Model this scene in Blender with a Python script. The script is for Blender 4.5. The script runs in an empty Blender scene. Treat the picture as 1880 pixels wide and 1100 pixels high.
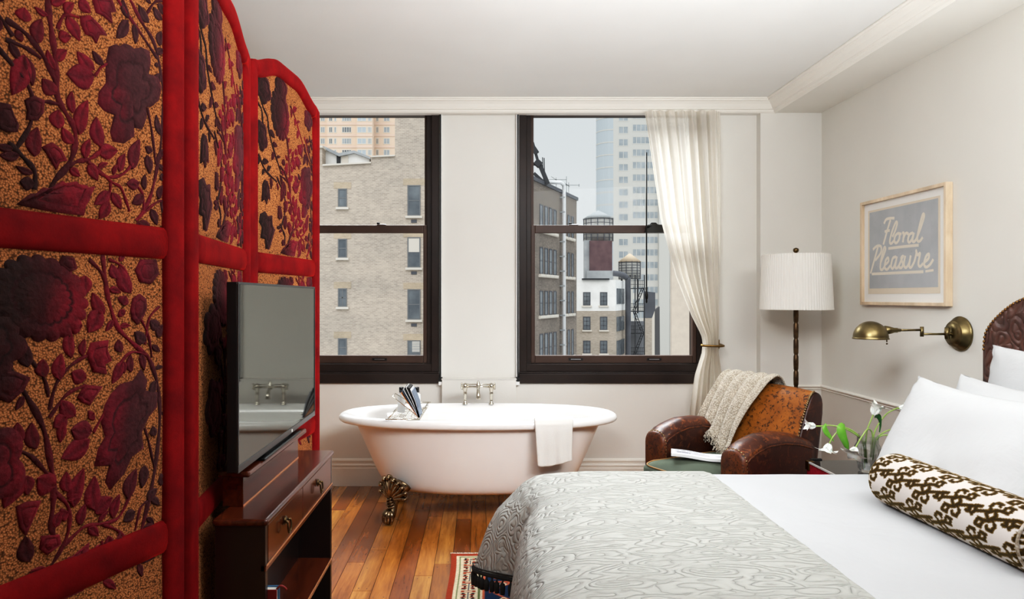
import bpy, bmesh, math, random
from math import sin, cos, pi, sqrt, atan2, radians
from mathutils import Vector, Matrix
import numpy as np
random.seed(7)
SC = bpy.context.scene
COL = SC.collection
F, CX, CY, CH = 1253.0, 880.0, 546.0, 1.31     # focal length, vanishing point and eye height read off the photograph

def PX(px, Y): return (px - CX) / F * Y
def PZ(py, Y): return CH - (py - CY) / F * Y
def P(px, py, Y): return Vector((PX(px, Y), Y, PZ(py, Y)))
def lerp(a, b, t): return a + (b - a) * t
def interp(x, xs, ys):
    return float(np.interp(x, xs, ys))

# ------------------------------------------------------------------ materials
def lin(c):
    r = []
    for v in c[:3]:
        v = v / 255.0
        r.append(v / 12.92 if v <= .04045 else ((v + .055) / 1.055) ** 2.4)
    return (r[0], r[1], r[2], 1.0)

class NT:
    """small node-tree helper"""
    def __init__(s, name):
        s.m = bpy.data.materials.new(name); s.m.use_nodes = True
        s.t = s.m.node_tree; s.t.nodes.clear()
        s.out = s.n('ShaderNodeOutputMaterial')
    def n(s, typ, **kw):
        nd = s.t.nodes.new(typ)
        for k, v in kw.items():
            setattr(nd, k, v)
        return nd
    def l(s, a, b): s.t.links.new(a, b)
    def coords(s, scale=(1, 1, 1), rot=(0, 0, 0)):
        tc = s.n('ShaderNodeTexCoord'); mp = s.n('ShaderNodeMapping')
        mp.inputs['Scale'].default_value = scale; mp.inputs['Rotation'].default_value = rot
        s.l(tc.outputs['Object'], mp.inputs['Vector'])
        return mp.outputs['Vector']
    def noise(s, vec, scale, detail=4, rough=.55, dist=0):
        n = s.n('ShaderNodeTexNoise'); s.l(vec, n.inputs['Vector'])
        n.inputs['Scale'].default_value = scale; n.inputs['Detail'].default_value = detail
        n.inputs['Roughness'].default_value = rough; n.inputs['Distortion'].default_value = dist
        return n.outputs['Fac']
    def voro(s, vec, scale, feature='F1', rnd=1.0):
        n = s.n('ShaderNodeTexVoronoi', feature=feature); s.l(vec, n.inputs['Vector'])
        n.inputs['Scale'].default_value = scale; n.inputs['Randomness'].default_value = rnd
        return n.outputs['Distance']
    def ramp(s, fac, stops):
        r = s.n('ShaderNodeValToRGB'); s.l(fac, r.inputs['Fac'])
        e = r.color_ramp.elements
        while len(e) < len(stops): e.new(.5)
        for k, (p, c) in enumerate(stops):
            e[k].position = p; e[k].color = c if len(c) == 4 else (*c, 1)
        return r.outputs['Color']
    def mix(s, fac, a, b, typ='MIX'):
        m = s.n('ShaderNodeMix', data_type='RGBA', blend_type=typ)
        for sock, v in ((m.inputs[0], fac), (m.inputs[6], a), (m.inputs[7], b)):
            if hasattr(v, 'is_linked'): s.l(v, sock)
            else: sock.default_value = v
        return m.outputs[2]
    def math(s, op, a, b=0.0, c=0.0):
        m = s.n('ShaderNodeMath', operation=op)
        for sock, v in zip(m.inputs, (a, b, c)):
            if hasattr(v, 'is_linked'): s.l(v, sock)
            else: sock.default_value = v
        return m.outputs[0]
    def attr(s, name):
        a = s.n('ShaderNodeAttribute', attribute_name=name); return a.outputs['Color']
    def bump(s, h, strength=.3, dist=.01, nrm=None):
        b = s.n('ShaderNodeBump'); s.l(h, b.inputs['Height'])
        b.inputs['Strength'].default_value = strength; b.inputs['Distance'].default_value = dist
        if nrm: s.l(nrm, b.inputs['Normal'])
        return b.outputs['Normal']
    def bsdf(s, col=None, rough=.5, metal=0, nrm=None, **kw):
        b = s.n('ShaderNodeBsdfPrincipled')
        if col is not None:
            if hasattr(col, 'is_linked'): s.l(col, b.inputs['Base Color'])
            else: b.inputs['Base Color'].default_value = col
        if hasattr(rough, 'is_linked'): s.l(rough, b.inputs['Roughness'])
        else: b.inputs['Roughness'].default_value = rough
        b.inputs['Metallic'].default_value = metal
        if nrm: s.l(nrm, b.inputs['Normal'])
        for k, v in kw.items():
            b.inputs[k.replace('_', ' ')].default_value = v
        s.b = b
        return b.outputs['BSDF']
    def end(s, sh):
        s.l(sh, s.out.inputs['Surface']); return s.m

def simple(name, c, rough=.5, metal=0, c2=None, ns=20, bump=0, bs=60, bd=.002, stretch=(1, 1, 1), **kw):
    """base colour c broken up towards c2 by noise, optional fine bump"""
    t = NT(name); v = t.coords(stretch)
    col = lin(c)
    if c2: col = t.ramp(t.noise(v, ns), [(.35, lin(c)), (.68, lin(c2))])
    nr = t.bump(t.noise(v, bs, 3), bump, bd) if bump else None
    return t.end(t.bsdf(col, rough, metal, nr, **kw))

def wall_paint(name, c):
    t = NT(name); v = t.coords()
    c2 = tuple(x * .975 for x in c)
    col = t.ramp(t.noise(v, 1.3, 3), [(.3, lin(c)), (.7, lin(c2))])
    nr = t.bump(t.noise(v, 90, 4), .12, .002)
    return t.end(t.bsdf(col, .75, 0, nr, Specular_IOR_Level=.25))

def brick_mat(name, c1, c2, mortar, bw=.21, rh=.075, ns=.35, dark=.8, rot=(pi / 2, 0, 0)):
    t = NT(name); v = t.coords((1, 1, 1), (-pi / 2, 0, 0))
    b = t.n('ShaderNodeTexBrick'); t.l(v, b.inputs['Vector'])
    b.inputs['Color1'].default_value = lin(c1); b.inputs['Color2'].default_value = lin(c2)
    b.inputs['Mortar'].default_value = lin(mortar); b.inputs['Scale'].default_value = 1
    b.inputs['Mortar Size'].default_value = .012; b.inputs['Brick Width'].default_value = bw
    b.inputs['Row Height'].default_value = rh
    v2 = t.coords((1, 1, 2.2))
    n1 = t.ramp(t.noise(v2, ns, 6, .6), [(.3, (dark, dark, dark, 1)), (.7, (1.06, 1.04, 1.02, 1))])
    n2 = t.ramp(t.noise(v2, 4, 4, .7), [(.3, (.86, .86, .87, 1)), (.7, (1.05, 1.05, 1.05, 1))])
    col = t.mix(1.0, t.mix(1.0, b.outputs['Color'], n1, 'MULTIPLY'), n2, 'MULTIPLY')
    return t.end(t.bsdf(col, .9, 0, None, Specular_IOR_Level=.1))

# ------------------------------------------------------------------ mesh builder
class MB:
    def __init__(s): s.v = []; s.f = []; s.m = []; s.s = []
    def add(s, vs, fs, mi=0, smooth=False):
        o = len(s.v); s.v += [tuple(v) for v in vs]
        for f in fs:
            s.f.append([i + o for i in f]); s.m.append(mi); s.s.append(smooth)
        return s
    def box(s, x0, x1, y0, y1, z0, z1, mi=0):
        vs = [(x, y, z) for x in (x0, x1) for y in (y0, y1) for z in (z0, z1)]
        return s.add(vs, [(0, 1, 3, 2), (4, 6, 7, 5), (0, 4, 5, 1), (2, 3, 7, 6), (0, 2, 6, 4), (1, 5, 7, 3)], mi)
    def obox(s, M, sx, sy, sz, mi=0):
        vs = [M @ Vector((x * sx / 2, y * sy / 2, z * sz / 2)) for x in (-1, 1) for y in (-1, 1) for z in (-1, 1)]
        return s.add(vs, [(0, 1, 3, 2), (4, 6, 7, 5), (0, 4, 5, 1), (2, 3, 7, 6), (0, 2, 6, 4), (1, 5, 7, 3)], mi)
    def bar(s, a, b, w, h=None, mi=0, up=(0, 0, 1)):
        a, b = Vector(a), Vector(b); d = b - a
        z = d.normalized(); x = z.cross(Vector(up))
        if x.length < 1e-4: x = z.cross(Vector((1, 0, 0)))
        x.normalize(); y = z.cross(x)
        M = Matrix((x, y, z)).transposed().to_4x4(); M.translation = (a + b) / 2
        return s.obox(M, w, h or w, d.length, mi)
    def rings(s, rings, mi=0, smooth=True, closed=True, cap0=True, cap1=True):
        n = len(rings[0]); vs = [p for r in rings for p in r]; fs = []
        for k in range(len(rings) - 1):
            for i in range(n if closed else n - 1):
                j = (i + 1) % n
                fs.append((k * n + i, k * n + j, (k + 1) * n + j, (k + 1) * n + i))
        if closed and cap0: fs.append(tuple(range(n - 1, -1, -1)))
        if closed and cap1: fs.append(tuple((len(rings) - 1) * n + i for i in range(n)))
        return s.add(vs, fs, mi, smooth)
    def tube(s, pts, r, seg=10, mi=0, smooth=True, cap=True, flat=1.0, up=None):
        pts = [Vector(p) for p in pts]; n = len(pts)
        rs = [r] * n if not hasattr(r, '__len__') else list(r)
        rings = []; prev = None
        for k, p in enumerate(pts):
            t = (pts[min(k + 1, n - 1)] - pts[max(k - 1, 0)])
            t = t.normalized() if t.length > 1e-9 else Vector((0, 0, 1))
            if prev is None:
                a = Vector(up) if up else (Vector((0, 0, 1)) if abs(t.z) < .9 else Vector((1, 0, 0)))
                u = (a - t * a.dot(t)).normalized()
            else:
                u = prev - t * prev.dot(t)
                u = u.normalized() if u.length > 1e-6 else prev
            prev = u; w = t.cross(u)
            rings.append([p + u * (rs[k] * flat * cos(2 * pi * i / seg)) + w * (rs[k] * sin(2 * pi * i / seg)) for i in range(seg)])
        return s.rings(rings, mi, smooth, True, cap, cap)
    def lathe(s, prof, c=(0, 0, 0), seg=32, mi=0, M=None, smooth=True, cap=True):
        c = Vector(c); rings = []
        for r, z in prof:
            ring = []
            for i in range(seg):
                q = Vector((r * cos(2 * pi * i / seg), r * sin(2 * pi * i / seg), z))
                ring.append((M @ q if M else q) + c)
            rings.append(ring)
        return s.rings(rings, mi, smooth, True, cap, cap)
    def grid(s, nu, nv, fn, mi=0, smooth=True):
        vs = [fn(i / (nu - 1), j / (nv - 1)) for j in range(nv) for i in range(nu)]
        fs = [(j * nu + i, j * nu + i + 1, (j + 1) * nu + i + 1, (j + 1) * nu + i) for j in range(nv - 1) for i in range(nu - 1)]
        return s.add(vs, fs, mi, smooth)
    def ball(s, c, r, mi=0, seg=8, sc=(1, 1, 1)):
        c = Vector(c); rings = []
        m = max(4, seg // 2 + 1)
        for k in range(m + 1):
            a = -pi / 2 + pi * k / m; rr = max(cos(a), .02)
            rings.append([c + Vector((r * sc[0] * rr * cos(2 * pi * i / seg), r * sc[1] * rr * sin(2 * pi * i / seg), r * sc[2] * sin(a))) for i in range(seg)])
        return s.rings(rings, mi, True)
    def prism(s, poly, fn0, fn1, mi=0, smooth=False):
        """poly: 2D points, fn0/fn1 map a 2D point to the two caps"""
        n = len(poly)
        vs = [fn0(p) for p in poly] + [fn1(p) for p in poly]
        fs = [tuple(range(n))[::-1], tuple(range(n, 2 * n))] + [(i, (i + 1) % n, n + (i + 1) % n, n + i) for i in range(n)]
        return s.add(vs, fs, mi, smooth)
    def build(s, name, mats, parent=None, bevel=0, bseg=2, sub=0, solid=0, fix=True, smooth=None, cols=None):
        me = bpy.data.meshes.new(name)
        me.from_pydata(s.v, [], s.f)
        me.polygons.foreach_set('material_index', s.m)
        me.polygons.foreach_set('use_smooth', s.s if smooth is None else [smooth] * len(s.s))
        if cols is not None:
            a = me.color_attributes.new('tone', 'FLOAT_COLOR', 'POINT')
            a.data.foreach_set('color', np.asarray(cols, dtype=np.float32).ravel())
        me.update()
        if fix:
            bm = bmesh.new(); bm.from_mesh(me)
            bmesh.ops.recalc_face_normals(bm, faces=bm.faces)
            bm.to_mesh(me); bm.free()
        for m in (mats if isinstance(mats, (list, tuple)) else [mats]): me.materials.append(m)
        o = bpy.data.objects.new(name, me); COL.objects.link(o)
        if bevel:
            b = o.modifiers.new('bevel', 'BEVEL'); b.width = bevel; b.segments = bseg; b.limit_method = 'ANGLE'; b.angle_limit = radians(40)
            b.harden_normals = False
        if solid:
            so = o.modifiers.new('solid', 'SOLIDIFY'); so.thickness = solid; so.offset = 0
        if sub:
            q = o.modifiers.new('sub', 'SUBSURF'); q.levels = sub; q.render_levels = sub
        if parent is not None: par(o, parent)
        return o

LOCAL = set()
def par(o, p):
    o.parent = p
    if p.type == 'EMPTY' and p.name not in LOCAL:
        o.matrix_parent_inverse = Matrix.Translation(-Vector(p.location))

def tag(o, label=None, cat=None, group=None, kind=None):
    if label: o['label'] = label
    if cat: o['category'] = cat
    if group: o['group'] = group
    if kind: o['kind'] = kind
    return o

def thing(name, label, cat, loc=(0, 0, 0), rotz=None, group=None):
    """an empty at the base of a thing; rotz given = its parts are built in local axes"""
    o = bpy.data.objects.new(name, None); COL.objects.link(o)
    o.empty_display_size = .1; o.location = loc
    if rotz is not None:
        o.rotation_euler = (0, 0, rotz); LOCAL.add(o.name)
    return tag(o, label, cat, group)

def copy_tree(o, parent=None):
    c = o.copy(); COL.objects.link(c)
    if o.name in LOCAL: LOCAL.add(c.name)
    if parent is not None: c.parent = parent
    for ch in list(o.children): copy_tree(ch, c)
    return c

def struct(o, label=None):
    o['kind'] = 'structure'
    if label: o['label'] = label
    return o

def spline(pts, n):
    """Catmull-Rom through pts, n samples"""
    p = [Vector(q) for q in pts]; m = len(p) - 1; out = []
    for k in range(n):
        t = k / (n - 1) * m; i = min(int(t), m - 1); u = t - i
        a, b, c, d = p[max(i - 1, 0)], p[i], p[i + 1], p[min(i + 2, m)]
        out.append(.5 * ((2 * b) + (c - a) * u + (2 * a - 5 * b + 4 * c - d) * u * u + (3 * b - a - 3 * c + d) * u ** 3))
    return out

# ------------------------------------------------------------------ camera
cam = bpy.data.cameras.new('camera'); camo = bpy.data.objects.new('camera', cam); COL.objects.link(camo)
cam.sensor_width = 36; cam.sensor_fit = 'HORIZONTAL'; cam.lens = F / 1880 * 36
cam.shift_x = (940 - CX) / 1880; cam.shift_y = (CY - 550) / 1880
cam.clip_start = .02; cam.clip_end = 600
camo.location = (0, 0, CH); camo.rotation_euler = (pi / 2, 0, 0)
SC.camera = camo
# ================================================================== the room
WY, HY = 4.75, 4.685          # window wall, face of the header and column
XR, XL, YB = 2.35, -1.95, -1.7
ZC, ZH = 2.66, 2.577
M_wall = wall_paint('wall_paint', (224, 221, 215))
M_wallR = wall_paint('wall_paint_side', (226, 223, 216))
M_ceil = wall_paint('ceiling_paint', (226, 225, 222))
M_trim = wall_paint('trim_paint', (232, 228, 220))
M_dado = wall_paint('dado_paint', (214, 208, 200))

# floor: every board its own strip with its own tone
def floor_mat():
    t = NT('pine_boards'); v = t.coords((1, .09, 1))
    tone = t.attr('tone')
    g1 = t.noise(v, 26, 6, .65, .6); g2 = t.noise(v, 90, 3, .6); big = t.noise(t.coords((1, .5, 1)), 2.3, 4)
    grain = t.ramp(g1, [(.3, (.56, .46, .32, 1)), (.62, (1.06, .99, .78, 1))])
    fine = t.ramp(g2, [(.3, (.86, .83, .8, 1)), (.7, (1.05, 1.05, 1.05, 1))])
    blot = t.ramp(big, [(.33, (.62, .52, .42, 1)), (.6, (1.05, 1.03, 1, 1))])
    col = t.mix(1, t.mix(1, t.mix(1, tone, grain, 'MULTIPLY'), fine, 'MULTIPLY'), blot, 'MULTIPLY')
    rough = t.math('MULTIPLY_ADD', g1, .18, .13)
    nr = t.bump(t.noise(t.coords((1, .15, 1)), 14, 4), .16, .004)
    return t.end(t.bsdf(col, rough, 0, nr, Coat_Weight=.55, Coat_Roughness=.2))
M_floor = floor_mat()
M_gap = simple('board_gap', (26, 15, 8), .8)
fl = MB(); fc = []
bw = .0865; x = XL; cut = 0
while x < XR:
    y = YB - random.random() * .9
    while y < WY + .02:
        L = random.choice((.45, .7, .9, 1.2, 1.5)) * random.uniform(.85, 1.15); y1 = min(y + L, WY + .02)
        y0 = max(y, YB)
        if y1 > YB:
            base = random.choice([(196, 136, 66), (202, 144, 74), (184, 122, 54), (208, 154, 84), (176, 112, 48), (192, 130, 60), (150, 90, 38)])
            k = random.uniform(.9, 1.08); c = [min(1, q * k) for q in lin(base)[:3]]
            g = .0011
            fl.box(x + g, min(x + bw - g, XR), y0 + .001, y1 - .001, -.02, 0, 0); fc += [(*c, 1)] * 8
            if y1 > 1.5:
                for yy in (y0 + .03, y1 - .03, (y0 + y1) / 2):
                    for xx in (x + .02, x + bw - .02):
                        if random.random() < .75:
                            r = random.uniform(.0022, .0035)
                            fl.lathe([(r, 0), (r * .9, .0004)], (xx + random.uniform(-.006, .006), yy + random.uniform(-.01, .01), .0001), 6, 1, smooth=False)
                            fc += [(.02, .01, .005, 1)] * 12
        y += L
    x += bw
fl.box(XL, XR, YB, WY + .05, -.05, -.0065, 1); fc += [(.02, .01, .005, 1)] * 8
struct(fl.build('floor', [M_floor, M_gap], cols=fc, fix=False), 'worn orange-brown pine floorboards with nail heads')

b = MB(); b.box(XL - .1, XR + .1, YB - .1, WY + .3, ZC, ZC + .1)
struct(b.build('ceiling', M_ceil), 'flat white plaster ceiling')

WIN = [(-1.61, -.28), (.277, 1.607)]
WZ0, WZ1 = .713, 2.63
b = MB()
for x0, x1 in ((XL - .1, WIN[0][0]), (WIN[0][1], WIN[1][0]), (WIN[1][1], XR + .1)): b.box(x0, x1, WY, WY + .25, 0, ZC)
for x0, x1 in WIN:
    b.box(x0, x1, WY, WY + .25, -.02, WZ0); b.box(x0, x1, WY, WY + .25, WZ1, ZC)
b.box(1.93, XR, HY, WY, 0, ZC)                        # shallow column in the corner
b.box(XL, 1.93, HY, WY, ZH, ZC)                       # header above the windows
struct(b.build('wall_back', M_wall), 'cream window wall with two tall openings')
b = MB(); b.box(-.258, .254, 4.702, WY, 0, .742); b.box(-.262, .258, 4.698, WY, .742, .75)
struct(b.build('trim_1', M_wall, bevel=.002), 'painted splash panel behind the bath')
b = MB(); b.box(XR, XR + .1, YB - .1, WY + .25, -.02, ZC); struct(b.build('wall_right', M_wallR), 'cream wall behind the bed')
b = MB(); b.box(XL - .1, XL, YB - .1, WY + .25, -.02, ZC); struct(b.build('wall_left', M_wallR), 'cream wall behind the folding screen')
b = MB(); b.box(XL, XR, YB - .1, YB, -.02, ZC); struct(b.build('wall_front', M_wallR), 'cream wall behind the viewer')
b = MB(); b.box(2.03, XR, YB, HY, ZH, ZC); struct(b.build('trim_2', M_wallR), 'boxed ceiling soffit along the bed wall')

# crown moulding, mitred round the corner of header and soffit
prof = [(.0, ZC), (.092, ZC), (.092, ZC - .008), (.082, ZC - .012), (.08, ZC - .018), (.068, ZC - .022), (.05, ZC - .036), (.038, ZC - .052), (.032, ZC - .058), (.03, ZC - .064), (.018, ZC - .068), (.014, ZC - .078), (.0, ZH - .004)]
b = MB(); rg = []
for k in range(3):
    rg.append([((XL, HY - d, z), (2.03 - d, HY - d, z), (2.03 - d, YB, z))[k] for d, z in prof])
b.rings(rg, 0, False)
struct(b.build('trim_3', M_trim, bevel=.0015), 'white crown moulding round the ceiling')

# skirting and dado rail
def mould(path, prof, name, mat, label):
    """path: list of (x, y, nx, ny) with outward normals scaled for the mitre"""
    b = MB(); b.rings([[(x + nx * d, y + ny * d, z) for d, z in prof] for x, y, nx, ny in path], 0, False)
    return struct(b.build(name, mat, bevel=.0015), label)
sk = [(0, 0), (.022, 0), (.022, .125), (.018, .13), (.018, .134), (.021, .138), (.021, .148), (.012, .154), (.012, .166), (.016, .17), (.016, .178), (.006, .19), (0, .19)]
for n, (x0, x1) in enumerate(((XL, -.258), (.254, 1.93))):
    mould([(x0, WY, 0, -1), (x1, WY, 0, -1)], sk, 'baseboard_back' if n == 0 else 'baseboard_back_corner', M_trim, 'moulded white skirting board under the windows')
mould([(1.93, WY, -1, 0), (1.93, HY, -1, -1), (XR, HY, -1, -1), (XR, YB, -1, 0)], sk, 'baseboard_right', M_trim, 'moulded white skirting board along the bed wall')
dr = [(0, .676), (.006, .676), (.01, .682), (.006, .686), (.012, .692), (.02, .698), (.02, .704), (.012, .708), (.005, .71), (0, .712)]
mould([(1.62, WY, 0, -1), (1.93, WY, -1, -1), (1.93, HY, -1, -1), (XR, HY, -1, -1), (XR, YB, -1, 0)], dr, 'trim_4', M_trim, 'slim dado rail round the corner')
b = MB(); b.box(XR - .0015, XR, YB, HY, .188, .678); struct(b.build('trim_5', M_dado), 'slightly darker dado below the rail')

# ------------------------------------------------------------------ windows
M_frame = simple('dark_brown_frame', (54, 43, 39), .34, 0, (44, 36, 33), 6, Specular_IOR_Level=.25)
M_sash = simple('brown_sash', (82, 62, 53), .4, 0, (72, 54, 46), 6, Specular_IOR_Level=.3)
M_black = simple('black_metal', (18, 18, 18), .4)
M_white = simple('white_plastic', (230, 230, 228), .4)
M_steel = simple('brushed_steel', (170, 170, 172), .3, 1)
def glass_pane(name, tint=(.97, .985, .985, 1), gl=.007):
    t = NT(name)
    tr = t.n('ShaderNodeBsdfTransparent'); tr.inputs['Color'].default_value = tint
    g = t.n('ShaderNodeBsdfGlossy'); g.inputs['Roughness'].default_value = .02
    lw = t.n('ShaderNodeLayerWeight'); lw.inputs['Blend'].default_value = .5
    fr = t.math('MULTIPLY_ADD', t.math('POWER', lw.outputs['Facing'], 4.0), .35, gl)
    m = t.n('ShaderNodeMixShader'); t.l(fr, m.inputs[0]); t.l(tr.outputs[0], m.inputs[1]); t.l(g.outputs[0], m.inputs[2])
    return t.end(m.outputs[0])
M_pane = glass_pane('window_glass')
M_pull = simple('pull_cord_metal', (36, 34, 30), .35, .6)
for n, (X0, X1) in enumerate(WIN):
    w = thing('window_%d' % (n + 1), 'tall dark-framed double-hung sash window ' + ('beside the red folding screen' if n == 0 else 'beside the cream curtain'), None, ((X0 + X1) / 2, WY, WZ0))
    struct(w)
    b = MB()                                           # fixed frame
    for xa, xb, ya in ((X0, X0 + .052, 4.745), (X0 + .052, X0 + .085, 4.772), (X1 - .052, X1, 4.745), (X1 - .085, X1 - .052, 4.772)):
        b.box(xa, xb, ya, 4.95, WZ0 + .08, WZ1)
    b.box(X0 + .052, X1 - .052, 4.80, 4.95, WZ1 - .02, WZ1)
    b.build('window_frame', M_frame, w, bevel=.003)
    b = MB(); b.box(X0 - .002, X1 + .002, 4.728, 4.95, WZ0, .782); b.box(X0, X1, 4.736, 4.95, .782, .792); b.box(X0 + .04, X1 - .04, 4.755, 4.95, .792, .846)
    b.build('sill', M_frame, w, bevel=.004)
    xa, xb = X0 + .085, X1 - .085
    def sash(name, y, z0, z1, st, rb, rt, mt):
        b = MB(); b.box(xa, xa + st, y, y + .035, z0, z1); b.box(xb - st, xb, y, y + .035, z0, z1)
        b.box(xa + st, xb - st, y, y + .035, z0, z0 + rb); b.box(xa + st, xb - st, y, y + .035, z1 - rt, z1)
        o = b.build(name, mt, w, bevel=.004)
        g = MB(); g.add([(xa + st - .004, y + .018, z0 + rb - .004), (xb - st + .004, y + .018, z0 + rb - .004), (xb - st + .004, y + .018, z1 - rt + .004), (xa + st - .004, y + .018, z1 - rt + .004)], [(0, 1, 2, 3)])
        g.build('pane', M_pane, o)
        return o
    lo = sash('lower_sash', 4.782, .848, 1.816, .028, .055, .055, M_sash)
    up = sash('upper_sash', 4.825, 1.765, WZ1, .022, .045, .03, M_sash)
    for px in ((697,) if n == 0 else (1057, 1201)):    # finger lifts let into the bottom rail
        X = PX(px, 4.78)
        b = MB(); b.box(X - .05, X + .05, 4.776, 4.784, .868, .884, 1); b.box(X - .035, X + .035, 4.772, 4.778, .873, .879, 0)
        b.build('sash_lift', [M_steel, M_black], lo)
    for px in ((697,) if n == 0 else (1050,)):
        X = PX(px, 4.79)
        b = MB(); b.box(X - .02, X + .045, 4.785, 4.815, 1.816, 1.823, 1); b.box(X - .02, X + .0, 4.785, 4.81, 1.823, 1.836, 0)
        b.build('sash_lock', [M_black, M_steel], lo, bevel=.003)
    # roller blind channel on the pier side of the frame
    xs = X1 + .004 if n == 0 else X0 - .004
    sgn = 1 if n == 0 else -1
    b = MB(); b.box(min(xs, xs + sgn * .012), max(xs, xs + sgn * .012), 4.73, 4.75, .74, ZH, 0)
    b.box(min(xs + sgn * .012, xs + sgn * .017), max(xs + sgn * .012, xs + sgn * .017), 4.722, 4.75, .74, ZH, 1)
    for z in (.745, .715): b.box(min(xs - sgn * .006, xs + sgn * .02), max(xs - sgn * .006, xs + sgn * .02), 4.715, 4.75, z - .012, z + .012, 1 if z < .73 else 0)
    b.build('blind_channel', [M_black, M_white], w)
# dark pull rod, and lock block painting the second window's silhouetted rail stretch
w2 = bpy.data.objects['window_2']
X = PX(1187, 4.70)
b = MB(); b.tube([(X, 4.70, PZ(280, 4.7)), (X, 4.70, PZ(530, 4.7))], .0048, 8); b.lathe([(.004, .03), (.008, .02), (.006, .0), (.011, -.03), (.009, -.055), (.005, -.06), (.007, -.075), (.003, -.085)], (X, 4.70, PZ(534, 4.7)), 10)
b.build('pull_rod', M_pull, w2)
X0 = PX(1187, 4.77)
b = MB(); b.prism([(X0 - .012, 1.762), (X0 + .16, 1.762), (X0 + .15, 1.815), (X0 + .075, 1.818), (X0 + .06, 1.832), (X0 + .03, 1.832), (X0 + .018, 1.82), (X0, 1.815)], lambda p: (p[0], 4.752, p[1]), lambda p: (p[0], 4.783, p[1]))
b.box(X0 - .006, X0 + .02, 4.70, 4.755, 1.80, 1.812)
b.build('sash_lock', M_pull, w2, bevel=.002)
# ================================================================== the city outside
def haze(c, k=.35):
    s = (222, 228, 230); return tuple(lerp(a, b, k) for a, b in zip(c, s))  # aerial haze mixed into the colour, paling far buildings
M_brA = brick_mat('tan_brick', (204, 192, 178), (180, 168, 156), (204, 196, 186), dark=.84)
M_brC = brick_mat('brown_brick', (156, 147, 139), (138, 130, 123), (152, 146, 139), dark=.75)
M_brD = brick_mat('fawn_brick', (190, 180, 167), (174, 164, 152), (188, 180, 170))
M_lint = brick_mat('yellow_brick', (204, 188, 166), (194, 178, 156), (198, 186, 168))
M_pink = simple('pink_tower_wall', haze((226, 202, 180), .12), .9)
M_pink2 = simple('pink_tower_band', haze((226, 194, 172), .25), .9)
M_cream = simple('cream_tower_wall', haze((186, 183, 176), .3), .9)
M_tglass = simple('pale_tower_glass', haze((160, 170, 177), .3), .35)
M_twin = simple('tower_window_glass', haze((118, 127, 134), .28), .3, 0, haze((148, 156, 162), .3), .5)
M_dwin = simple('dark_window_glass', (96, 102, 108), .2, 0, (128, 134, 138), .8)
M_wframe = simple('grey_window_frame', (120, 122, 124), .6)
M_stone = simple('pale_sill_stone', (214, 208, 198), .8)
M_whitewall = simple('whitewashed_wall', (240, 240, 238), .8, 0, (228, 228, 226), 1.5)
M_zinc = simple('weathered_zinc', (176, 180, 182), .6, 0, (150, 154, 158), .8)
M_dgrey = simple('dark_grey_duct', (96, 98, 104), .6, 0, (82, 84, 90), 1)
M_maroon = simple('rusty_red_tank', (118, 96, 98), .8, 0, (98, 78, 82), 1.4)
M_iron = simple('black_iron', (52, 54, 58), .6)
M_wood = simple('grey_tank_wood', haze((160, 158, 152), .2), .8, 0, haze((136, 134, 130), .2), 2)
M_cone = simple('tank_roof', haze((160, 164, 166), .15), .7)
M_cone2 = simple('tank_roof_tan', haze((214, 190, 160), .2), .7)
M_pipe = simple('white_pipe', (226, 228, 230), .5)

def poly_block(b, pts, Y, Y2, mi=0):
    """face drawn at depth Y from photograph points, carried back to Y2"""
    q = [(PX(x, Y), PZ(y, Y)) for x, y in pts]
    b.prism(q, lambda p: (p[0], Y, p[1]), lambda p: (p[0], Y2, p[1]), mi)

def bwindow(parent, x0, x1, z0, z1, Y, nx=1, nz=2, fr=.05, sill=True, glass=None, frame=None, sillm=None, out=.0):
    """one window of a far facade: frame with its sill, and the panes as a sub-part"""
    f = MB(); d = .12
    f.box(x0, x0 + fr, Y - .03 - out, Y + d, z0, z1); f.box(x1 - fr, x1, Y - .03 - out, Y + d, z0, z1)
    f.box(x0 + fr, x1 - fr, Y - .03 - out, Y + d, z0, z0 + fr); f.box(x0 + fr, x1 - fr, Y - .03 - out, Y + d, z1 - fr, z1)
    for k in range(1, nx): f.box(lerp(x0, x1, k / nx) - fr * .35, lerp(x0, x1, k / nx) + fr * .35, Y - .02 - out, Y + d, z0, z1)
    for k in range(1, nz): f.box(x0, x1, Y - .02 - out, Y + d, lerp(z0, z1, k / nz) - fr * .4, lerp(z0, z1, k / nz) + fr * .4)
    if sill: f.box(x0 - .1, x1 + .1, Y - .12, Y + .02, z0 - .12, z0, 1)
    o = f.build('window', [frame or M_wframe, sillm or M_stone], parent)
    g = MB(); g.box(x0 + fr * .5, x1 - fr * .5, Y - .012 - out, Y + .02, z0 + fr * .5, z1 - fr * .5)
    g.build('pane', glass or M_dwin, o)
    return o

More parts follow.
